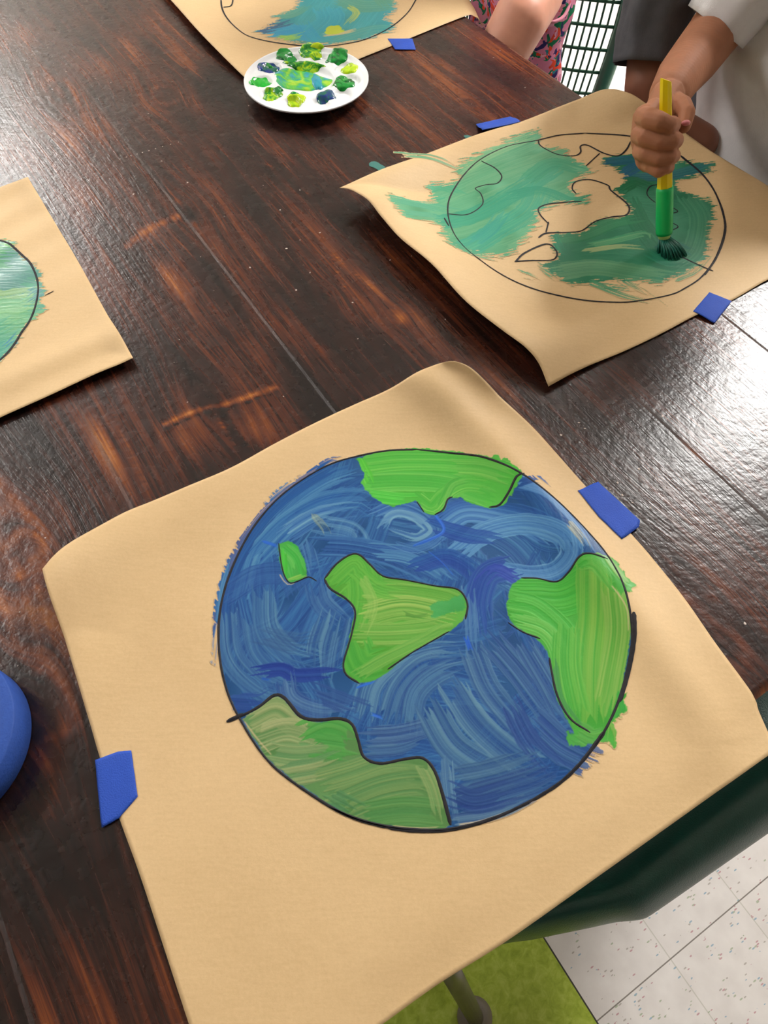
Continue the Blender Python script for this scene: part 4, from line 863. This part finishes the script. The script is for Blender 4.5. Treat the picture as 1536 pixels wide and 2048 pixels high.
M_GREY = plain('charcoal_cotton', (92, 92, 98), .9, .1, var=.08, vscale=90, bump=.4, bscale=700)
M_HAIR = plain('dark_hair', (30, 22, 18), .5, .4, var=.3, vscale=60)
def tubecloth(name, pts, rads, mat, parent, seg=48, ell_=None, amp=.004, sc=22, thick=.0016, seed=0, flare=0):
    """open sleeve / garment tube following pts, with folds"""
    pts = catmull([np.r_[p, r] for p, r in zip(pts, rads)], .006)
    bm = bmesh.new(); rings = []; prev = None; C_ = pts[:, :3]
    for i in range(len(C_)):
        t = C_[min(i+1, len(C_)-1)]-C_[max(i-1, 0)]; t /= np.linalg.norm(t)
        a = prev if prev is not None else (np.array([0, 0, 1.]) if abs(t[2]) < .9 else np.array([1., 0, 0]))
        n = a-t*(a@t); n /= np.linalg.norm(n); b = np.cross(t, n); prev = n; R_ = pts[i, 3]; ring = []
        for k in range(seg):
            th = k*2*math.pi/seg; d = math.cos(th)*n+math.sin(th)*b; p = C_[i]+R_*d
            w = amp*(mnoise.noise(Vector((math.cos(th)*2.2, math.sin(th)*2.2, i*.006*sc*.35+seed)))*1.3+.4*mnoise.noise(Vector(tuple(p*sc*2.2)))); ring.append(bm.verts.new(tuple(p+d*w)))
        rings.append(ring)
    for r0, r1 in zip(rings, rings[1:]):
        for k in range(seg): bm.faces.new((r0[k], r0[(k+1) % seg], r1[(k+1) % seg], r1[k]))
    o = from_bm(name, bm, mat, parent); md = o.modifiers.new('t', 'SOLIDIFY'); md.thickness = thick; md.offset = 1
    return o
M_EYE = plain('dark_eye', (40, 26, 20), .2)
def head(parent, c, skin, r=.085, face=(0, -1)):
    bm = bmesh.new(); ell(bm, c, (r*.9, r*.95, r*1.15)); ell(bm, (c[0]+face[0]*r*.95, c[1]+face[1]*r*.95, c[2]-.01), (.012, .012, .014), sub=3)
    f = np.array([face[0], face[1]])/math.hypot(*face); sd = np.array([-f[1], f[0]])
    for s_ in (-1, 1): ell(bm, (c[0]+sd[0]*s_*r*.9, c[1]+sd[1]*s_*r*.9, c[2]-.01), (.014, .014, .022), sub=3)
    h_ = from_bm('head', bm, skin, parent)
    bm = bmesh.new()
    for s_ in (-1, 1):
        ell(bm, (c[0]+f[0]*r*.84+sd[0]*s_*.03, c[1]+f[1]*r*.84+sd[1]*s_*.03, c[2]+.012), (.009, .009, .007), sub=2)
        from_bm('eye', bm, M_EYE, h_); bm = bmesh.new()
    ell(bm, (c[0]+f[0]*r*.84, c[1]+f[1]*r*.84, c[2]-.045), (.018, .018, .005), sub=2); from_bm('mouth', bm, plain('lips', (170, 90, 84), .4), h_)
    bm = bmesh.new(); ell(bm, (c[0]-f[0]*.014, c[1]-f[1]*.014, c[2]+.024), (r*.98, r*1.02, r*1.12)); from_bm('hair', bm, M_HAIR, h_)

# ---- child painting: white shirt, fist round the brush
tip = dep(1328, 508, .790); topb = dep(1332, 150, .680)
def bl(t): return tip+(topb-tip)*t
tor = W(-.485, .940, 0)[:2]
pB = empty('person', (tor[0], tor[1], 0), 'child in a white t-shirt whose brown fist grips the paintbrush', 'person')
D = dep
# brush: where is its axis at each photo row
def brow(py):
    lo, hi = 0., 1.
    for _ in range(40):
        m_ = (lo+hi)/2; p = bl(m_); d = p-np.array([0, 0, CAMZ]); cy_ = (d[1]*SP+d[2]*CP)/(d[1]*CP-d[2]*SP)
        if 1024-F*cy_ > py: lo = m_
        else: hi = m_
    return (d[1]*CP-d[2]*SP)
def tparam(py):
    s0 = brow(py); a = .79; b = .68; return (a-s0)/(a-b)
TG0, TG1 = tparam(468), tparam(374)
def fing(y0, y1, y2, xl, xr, r):
    s0, s1, s2 = brow(y0), brow(y1), brow(y2)
    m = r/.71*1400
    return [(D(xl+m+2, y0-2, s0+.010), r*1.08), (D(xl+m+14, y0+2, s0-.008), r*1.1), (D((xl+xr)/2+4, y1, s1-.0165), r), (D(xr-m-8, y2+1, s2-.015), r*.98), (D(xr-m, y2, s2-.004), r*.96), (D(xr-m-3, y2, s2+.009), r*.9), (D(xr-m-18, y2, s2+.015), r*.8)]
sm_ = brow(275)
hand = [fing(236, 243, 251, 1268, 1362, .0094), fing(272, 284, 281, 1260, 1368, .0090), fing(305, 318, 312, 1263, 1362, .0081), fing(330, 342, 335, 1276, 1350, .0070)]
hand += [[(D(1292, 236, sm_+.020), .014), (D(1290, 275, sm_+.022), .015), (D(1296, 318, sm_+.024), .013)],
         [(D(1322, 226, sm_+.030), .014), (D(1326, 270, sm_+.032), .015), (D(1326, 308, sm_+.034), .012)],
         [(D(1334, 196, sm_+.045), .019), (D(1312, 240, sm_+.028), .015)], [(D(1334, 196, sm_+.045), .019), (D(1335, 290, sm_+.034), .013)],
         [(D(1308, 214, sm_+.024), .009), (D(1292, 236, sm_+.012), .010)],
         # thumb
         [(D(1345, 205, sm_+.040), .012), (D(1366, 210, sm_+.018), .0092), (D(1374, 226, sm_+.008), .0084), (D(1368, 252, sm_+.006), .0072)]]
wr_ = D(1340, 186, sm_+.055)
elb = D(1422, 74, .845); sho = D(1545, -95, .79)
hand += [[(wr_, .0220), (D(1360, 152, sm_+.075), .0258), (D(1390, 116, sm_+.100), .0292), (elb, .0315)], [(elb, .0315), (sho, .038)]]
bodyB = remesh('body', hand, .0010, M_SKINB, pB, 4)
bm = bmesh.new(); ell(bm, D(1372, 246, sm_-.001), (.0042, .0055, .0028), Matrix.Rotation(-.6, 4, 'X')); from_bm('thumbnail', bm, M_NAIL, pB)
# shirt: torso + sleeve
neckB = np.array([tor[0], tor[1], 1.03])
def shirt_torso(name, c, rx, ry, z0, z1, mat, parent, rot, seed, amp=.006):
    nz, na_ = 90, 120; vs, fs = [], []
    for i in range(nz):
        t = i/(nz-1); z = z0+(z1-z0)*t
        k = 1.0-.10*t if t < .8 else .92*math.sqrt(max(.02, 1-((t-.8)/.205)**2))*(1-.35*(t-.8)/.2)
        for j in range(na_):
            a = j*2*math.pi/na_; x, y = rx*k*math.cos(a), ry*k*math.sin(a)
            X_ = c[0]+x*math.cos(rot)-y*math.sin(rot); Y_ = c[1]+x*math.sin(rot)+y*math.cos(rot)
            w = amp*(1.6*mnoise.noise(Vector((X_*9+z*6, Y_*9, z*9+seed)))+.9*mnoise.noise(Vector((X_*20+z*22, Y_*20-z*10, z*9+seed))))
            vs.append((X_+w*math.cos(a+rot)*1.5, Y_+w*math.sin(a+rot)*1.5, z))
    for i in range(nz-1):
        for j in range(na_): a = i*na_+j; b = i*na_+(j+1) % na_; fs.append((a, b, b+na_, a+na_))
    fs.append(tuple(range(na_))[::-1]); fs.append(tuple((nz-1)*na_+j for j in range(na_)))
    return mesh(name, vs, fs, mat, parent)
rotU = TH
shB = shirt_torso('shirt', tor, .145, .080, .47, 1.02, M_WHITE, pB, rotU, 3, .007)
tubecloth('sleeve', [D(1431, 54, .842), D(1452, 26, .832), D(1490, -25, .815), D(1550, -105, .785)], [.0385, .041, .047, .056], M_WHITE, shB, amp=.005, seed=4)
head(pB, (tor[0], tor[1]-.02, 1.14), M_SKINB, face=(-VX[0], -VX[1]))
def lap(parent, c, mat, w=.065, z=.505):
    for s_ in (-1, 1):
        h = np.array([c[0]+UX[0]*s_*w, c[1]+UX[1]*s_*w, z]); kx = h+np.array([-VX[0]*.26, -VX[1]*.26, .0]); ft = np.array([kx[0], kx[1], .1])
        bm = bmesh.new(); tube(bm, [h, (h+kx)/2, kx, kx+np.array([0, 0, -.05]), (kx+ft)/2, ft], [.06, .056, .05, .046, .042, .036], 20); from_bm('trouser_leg', bm, mat, parent)
        bm = bmesh.new(); ell(bm, (ft[0]-VX[0]*.04, ft[1]-VX[1]*.04, .045), (.04, .04, .045)); ell(bm, (ft[0]-VX[0]*.10, ft[1]-VX[1]*.10, .035), (.04, .04, .035)); from_bm('shoe', bm, M_HAIR, parent)
lap(pB, tor, plain('navy_cotton', (50, 56, 80), .9, .1))

# ---- child in grey beside
torC = W(-.685, 1.115, 0)[:2]
pC = empty('person', (torC[0], torC[1], 0), 'child in a charcoal t-shirt behind the painting arm, sleeve hem showing', 'person')
elC = D(1300, 205, .905)
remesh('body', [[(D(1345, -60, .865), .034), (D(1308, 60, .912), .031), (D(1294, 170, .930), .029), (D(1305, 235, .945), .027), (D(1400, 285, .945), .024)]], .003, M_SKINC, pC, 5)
shC = shirt_torso('shirt', torC, .100, .075, .47, 1.02, M_GREY, pC, rotU, 8, .006)
slC = tubecloth('sleeve', [D(1288, 128, .920), D(1300, 70, .905), D(1322, 0, .880), D(1350, -80, .850)], [.037, .039, .042, .050], M_GREY, shC, amp=.006, seed=9)
head(pC, (torC[0], torC[1]-.02, 1.14), M_SKINC, face=(-VX[0], -VX[1]))
lap(pC, torC, plain('denim', (60, 70, 96), .9, .1))

# ---- child in pink floral dress
def make_floral():
    m, nt, b = newmat('floral_cotton'); n = N(nt); tc = n('NewGeometry').outputs['Position']
    base = n.ramp(noise(n, tc, 30, 3), [(.3, L4((222, 130, 168))), (.7, L4((238, 164, 190)))])
    def patch(off, sc, thr, c, seed):
        mp = n('Mapping', {'Vector': tc, 'Location': off}).outputs[0]; return n.math('GREATER_THAN', noise(n, mp, sc, 2, .5, 1.2), thr)
    col = base
    for off, sc, thr, c in (((0, 0, 0), 34, .58, (40, 130, 90)), ((3, 1, 2), 30, .60, (60, 52, 110)), ((7, 5, 1), 38, .62, (238, 84, 60)), ((2, 8, 4), 60, .66, (56, 140, 150)), ((9, 3, 6), 44, .64, (250, 190, 210))):
        col = n.mix(patch(off, sc, thr, c, 0), col, L4(c))
    nt.links.new(col, b.inputs['Base Color']); b.inputs['Roughness'].default_value = .9; b.inputs['Specular IOR Level'].default_value = .1
    return m
M_FLOR = make_floral()
torA = W(-1.065, .965, 0)[:2]
pA = empty('person', (torA[0], torA[1], 0), 'child in a sleeveless pink floral dress, bare arm at the table edge', 'person')
remesh('body', [[(D(1100, -90, 1.15), .038), (D(1075, -10, 1.13), .042), (D(1040, 40, 1.115), .044), (D(1010, 95, 1.13), .042), (D(985, 150, 1.16), .038)]], .003, M_SKINA, pA, 6)
shA = shirt_torso('dress', torA, .115, .075, .455, 1.0, M_FLOR, pA, rotU, 15, .005)
bm = bmesh.new(); tube(bm, catmull([D(1138, -20, 1.18), D(1140, 4, 1.175), D(1128, 32, 1.17), D(1108, 44, 1.165), D(1094, 44, 1.165)], .006), .0028, 10); from_bm('armhole_trim', bm, plain('pink_trim', (240, 160, 184), .9), shA)
head(pA, (torA[0], torA[1]-.02, 1.12), M_SKINA, face=(-VX[0], -VX[1]))
lap(pA, torA, M_FLOR)

# ---------------------------------------------------------------- paint brush
br = empty('paintbrush', tuple(tip), 'chubby yellow and green paintbrush held upright in the fist', 'brush')
M_YEL = plain('yellow_plastic', (255, 228, 6), .3, .5, var=.02); M_GRP = plain('green_plastic', (16, 196, 104), .35, .5, var=.03)
ax = (topb-tip)/np.linalg.norm(topb-tip)
bm = bmesh.new(); tube(bm, [bl(TG0), bl(TG0+.02), bl(TG1-.02), bl(TG1)], [.0084, .0090, .0088, .0084], 24); from_bm('ferrule_grip', bm, M_GRP, br)['label'] = 'green lower grip'
bm = bmesh.new(); tube(bm, [bl(TG1-.002), bl(.60), bl(.8), bl(.955), bl(.975)], [.0080, .0072, .0063, .0056, .0052], 8)
fx = [v for v in bm.verts]
sd_ = np.array([1., 0, 0])
for v in fx:                                   # slanted end of the handle
    q = np.array(v.co)-bl(.955)
    if q@ax > -.001: v.co += Vector(tuple(ax*(-.35*(np.array(v.co)-bl(.96))[0]*1.6)))
from_bm('handle', bm, M_YEL, br, False)['label'] = 'yellow faceted handle with slanted end'
bm = bmesh.new(); tube(bm, [bl(TG0-.025), bl(TG0+.005)], [.0062, .0072], 20); from_bm('bristle_band', bm, plain('pale_band', (196, 226, 140), .4), br)
# bristles: a splayed bundle pressed on the paper
bm = bmesh.new(); rnd = random.Random(5); b0 = bl(TG0-.02); gz = TZ+.003
for i in range(150):
    a = rnd.random()*6.283; r_ = rnd.random()**.5; off = np.array([math.cos(a), math.sin(a), 0])*r_*.0058
    e = np.array([tip[0]+math.cos(a)*r_*.017+.006, tip[1]+math.sin(a)*r_*.012-.006, gz+.001*rnd.random()])
    mdp = (b0+off)*.45+e*.55+np.array([0, 0, .002]); tube(bm, [b0+off, mdp, e], [.0008, .0009, .0004], 5)
from_bm('bristles', bm, plain('painted_bristles', (26, 108, 92), .4, .5, var=.25, vscale=300), br)

# ---------------------------------------------------------------- far chair with grid back
M_GCH = plain('green_resin', (34, 92, 66), .4, .5, var=.06, vscale=60, bump=.2, bscale=500)
M_GCL = plain('green_resin_frame', (60, 122, 98), .4, .5, var=.05)
chf = empty('chair', tuple(W(-1.12, 1.0, 0)), 'green plastic chair with a grid back behind the floral dress', 'chair')
_n = 40; _an = np.radians(np.linspace(-46, -8, _n)); _st = .46/_n
_bx = np.cumsum(np.cos(_an))*_st; _by = np.cumsum(np.sin(_an))*_st; _bx += .425-_bx[-1]; _by += 1.395-_by[-1]
def back_pt(t, z):                               # t 0 far .. 1 near, bowed backrest
    nar = 1-.10*max(0, (.66-z)/.22)**1.5; t = .5+(t-.5)*nar
    return np.array([np.interp(t, np.linspace(0, 1, _n), _bx)+.03*(z-.5), np.interp(t, np.linspace(0, 1, _n), _by)+.06*(z-.5), z])
for k in range(11):
    z = .46+k*.038; bm = bmesh.new(); tube(bm, [back_pt(t, z) for t in np.linspace(.02, .98, 16)], .0030, 8); from_bm('back_rail', bm, M_GCH, chf)
for k in range(33):
    t = .03+k*.94/32; bm = bmesh.new(); tube(bm, [back_pt(t, z) for z in np.linspace(.44, .85, 9)], .0021, 8); from_bm('back_slat', bm, M_GCH, chf)
bm = bmesh.new(); fr_ = [back_pt(0, z) for z in np.linspace(.42, .84, 8)]+[back_pt(t, .86+.02*math.sin(t*math.pi)) for t in np.linspace(.08, .92, 9)]+[back_pt(1, z) for z in np.linspace(.84, .42, 8)]
tube(bm, fr_, .014, 14); from_bm('back_frame', bm, M_GCL, chf)['label'] = 'lighter green rounded rim of the back'
sc_ = np.array([(_bx[0]+_bx[-1])/2, (_by[0]+_by[-1])/2]); fd = np.array([-.5, -.87]); sd2 = np.array([.87, -.5])
bm = bmesh.new(); box(bm, (-.22, -.02, .405), (.22, .33, .435), .012); Rm = Matrix(((sd2[0], fd[0], 0, sc_[0]), (sd2[1], fd[1], 0, sc_[1]), (0, 0, 1, 0), (0, 0, 0, 1))); bmesh.ops.transform(bm, matrix=Rm, verts=bm.verts)
from_bm('seat', bm, M_GCH, chf)
for a in (-.19, .19):
    for b in (.01, .30):
        p = sc_+sd2*a+fd*b; q = sc_+sd2*a*1.12+fd*(b+(.03 if b > .1 else -.03)); bm = bmesh.new(); tube(bm, [np.r_[p, .41], np.r_[q, 0]], [.02, .016], 12); from_bm('leg', bm, M_GCL, chf)

# ---------------------------------------------------------------- near chair under the table end
M_DGR = plain('dark_green_plastic', (20, 74, 66), .32, .5, var=.05, vscale=60, bump=.5, bscale=650)
chn = empty('chair', tuple(at(1150, 1750, 0)), 'dark green plastic chair tucked under the near end of the table', 'chair')
outl = [(900, 1915), (1010, 1887), (1060, 1880), (1120, 1868), (1180, 1856), (1230, 1845), (1265, 1842), (1290, 1838), (1315, 1822), (1350, 1798), (1440, 1735), (1536, 1668), (1640, 1594), (1760, 1510)]
crest = [(880, 1870), (1000, 1846), (1040, 1838), (1100, 1822), (1160, 1806), (1210, 1794), (1245, 1782), (1268, 1768), (1290, 1750), (1325, 1724), (1412, 1660), (1510, 1590), (1610, 1515), (1720, 1440)]
mid1 = [(a[0]*.72+b[0]*.28+3, a[1]*.72+b[1]*.28+6) for a, b in zip(outl, crest)]
inn = [(x-70, y-75) for x, y in crest]
inn2 = [(x-260, y-200) for x, y in crest]
rows = [[(x-4, y-14, .395) for x, y in outl], [(x, y, .415) for x, y in outl], [(x, y, .437) for x, y in mid1], [((a[0]+b[0])/2, (a[1]+b[1])/2, .452) for a, b in zip(outl, crest)], [(x, y, .460) for x, y in crest], [(x-28, y-32, .452) for x, y in crest], [(x, y, .432) for x, y in inn], [(x, y, .425) for x, y in inn2]]
G_ = [catmull([at(x, y, z) for x, y, z in r], .5) for r in rows]
nC = 70; Q = []
for r in rows:
    c_ = catmull([at(x, y, z) for x, y, z in r], .004); d = np.r_[0, np.cumsum(np.linalg.norm(c_[1:]-c_[:-1], axis=1))]; Q.append(np.stack([np.interp(np.linspace(0, d[-1], nC), d, c_[:, k]) for k in range(3)], 1))
Q = np.array(Q); Q2 = []
for j in range(nC): Q2.append(catmull(Q[:, j], .005)[None])
m_ = 40; G2 = np.zeros((nC, m_, 3))
for j in range(nC):
    c_ = catmull(Q[:, j], .003); d = np.r_[0, np.cumsum(np.linalg.norm(c_[1:]-c_[:-1], axis=1))]
    for k in range(3): G2[j, :, k] = np.interp(np.linspace(0, d[-1], m_), d, c_[:, k])
so, _ = grid_mesh('seat', G2, M_DGR, chn); md = so.modifiers.new('t', 'SOLIDIFY'); md.thickness = .006
so['label'] = 'moulded seat with a rolled front edge'
M_LEG = plain('grey_metal', (112, 106, 96), .35, .5, metal=.5, var=.05)
foot = at(950, 2034, .012)
for k, (f_, t_) in enumerate([(foot, at(858, 1862, .41)), (at(1130, 1640, .012), at(1080, 1560, .42)), (at(640, 1780, .012), at(700, 1690, .42)), (at(900, 1420, .012), at(930, 1440, .42))]):
    bm = bmesh.new(); tube(bm, [f_, t_], [.0125, .0135], 18); lg = from_bm('leg', bm, M_LEG, chn)
    bm = bmesh.new(); n0 = f_.copy(); tube(bm, [n0+[0, 0, -.012], n0+[0, 0, -.004], n0+[0, 0, .004]], [.024, .026, .016], 24); from_bm('foot_glide', bm, plain('glide_plastic', (120, 112, 100), .5), lg)

# ---------------------------------------------------------------- world and render look
w = bpy.data.worlds.new('world'); S.world = w; w.use_nodes = True
w.node_tree.nodes['Background'].inputs[0].default_value = (.9, .95, 1, 1); w.node_tree.nodes['Background'].inputs[1].default_value = .5
S.view_settings.view_transform = 'Standard'; S.view_settings.look = 'None'; S.view_settings.gamma = 1; S.view_settings.use_curve_mapping = False
S.view_settings.exposure = 0.17
S.cycles.use_denoising = True; S.cycles.max_bounces = 6; S.cycles.diffuse_bounces = 4; S.cycles.glossy_bounces = 3; S.cycles.use_adaptive_sampling = True
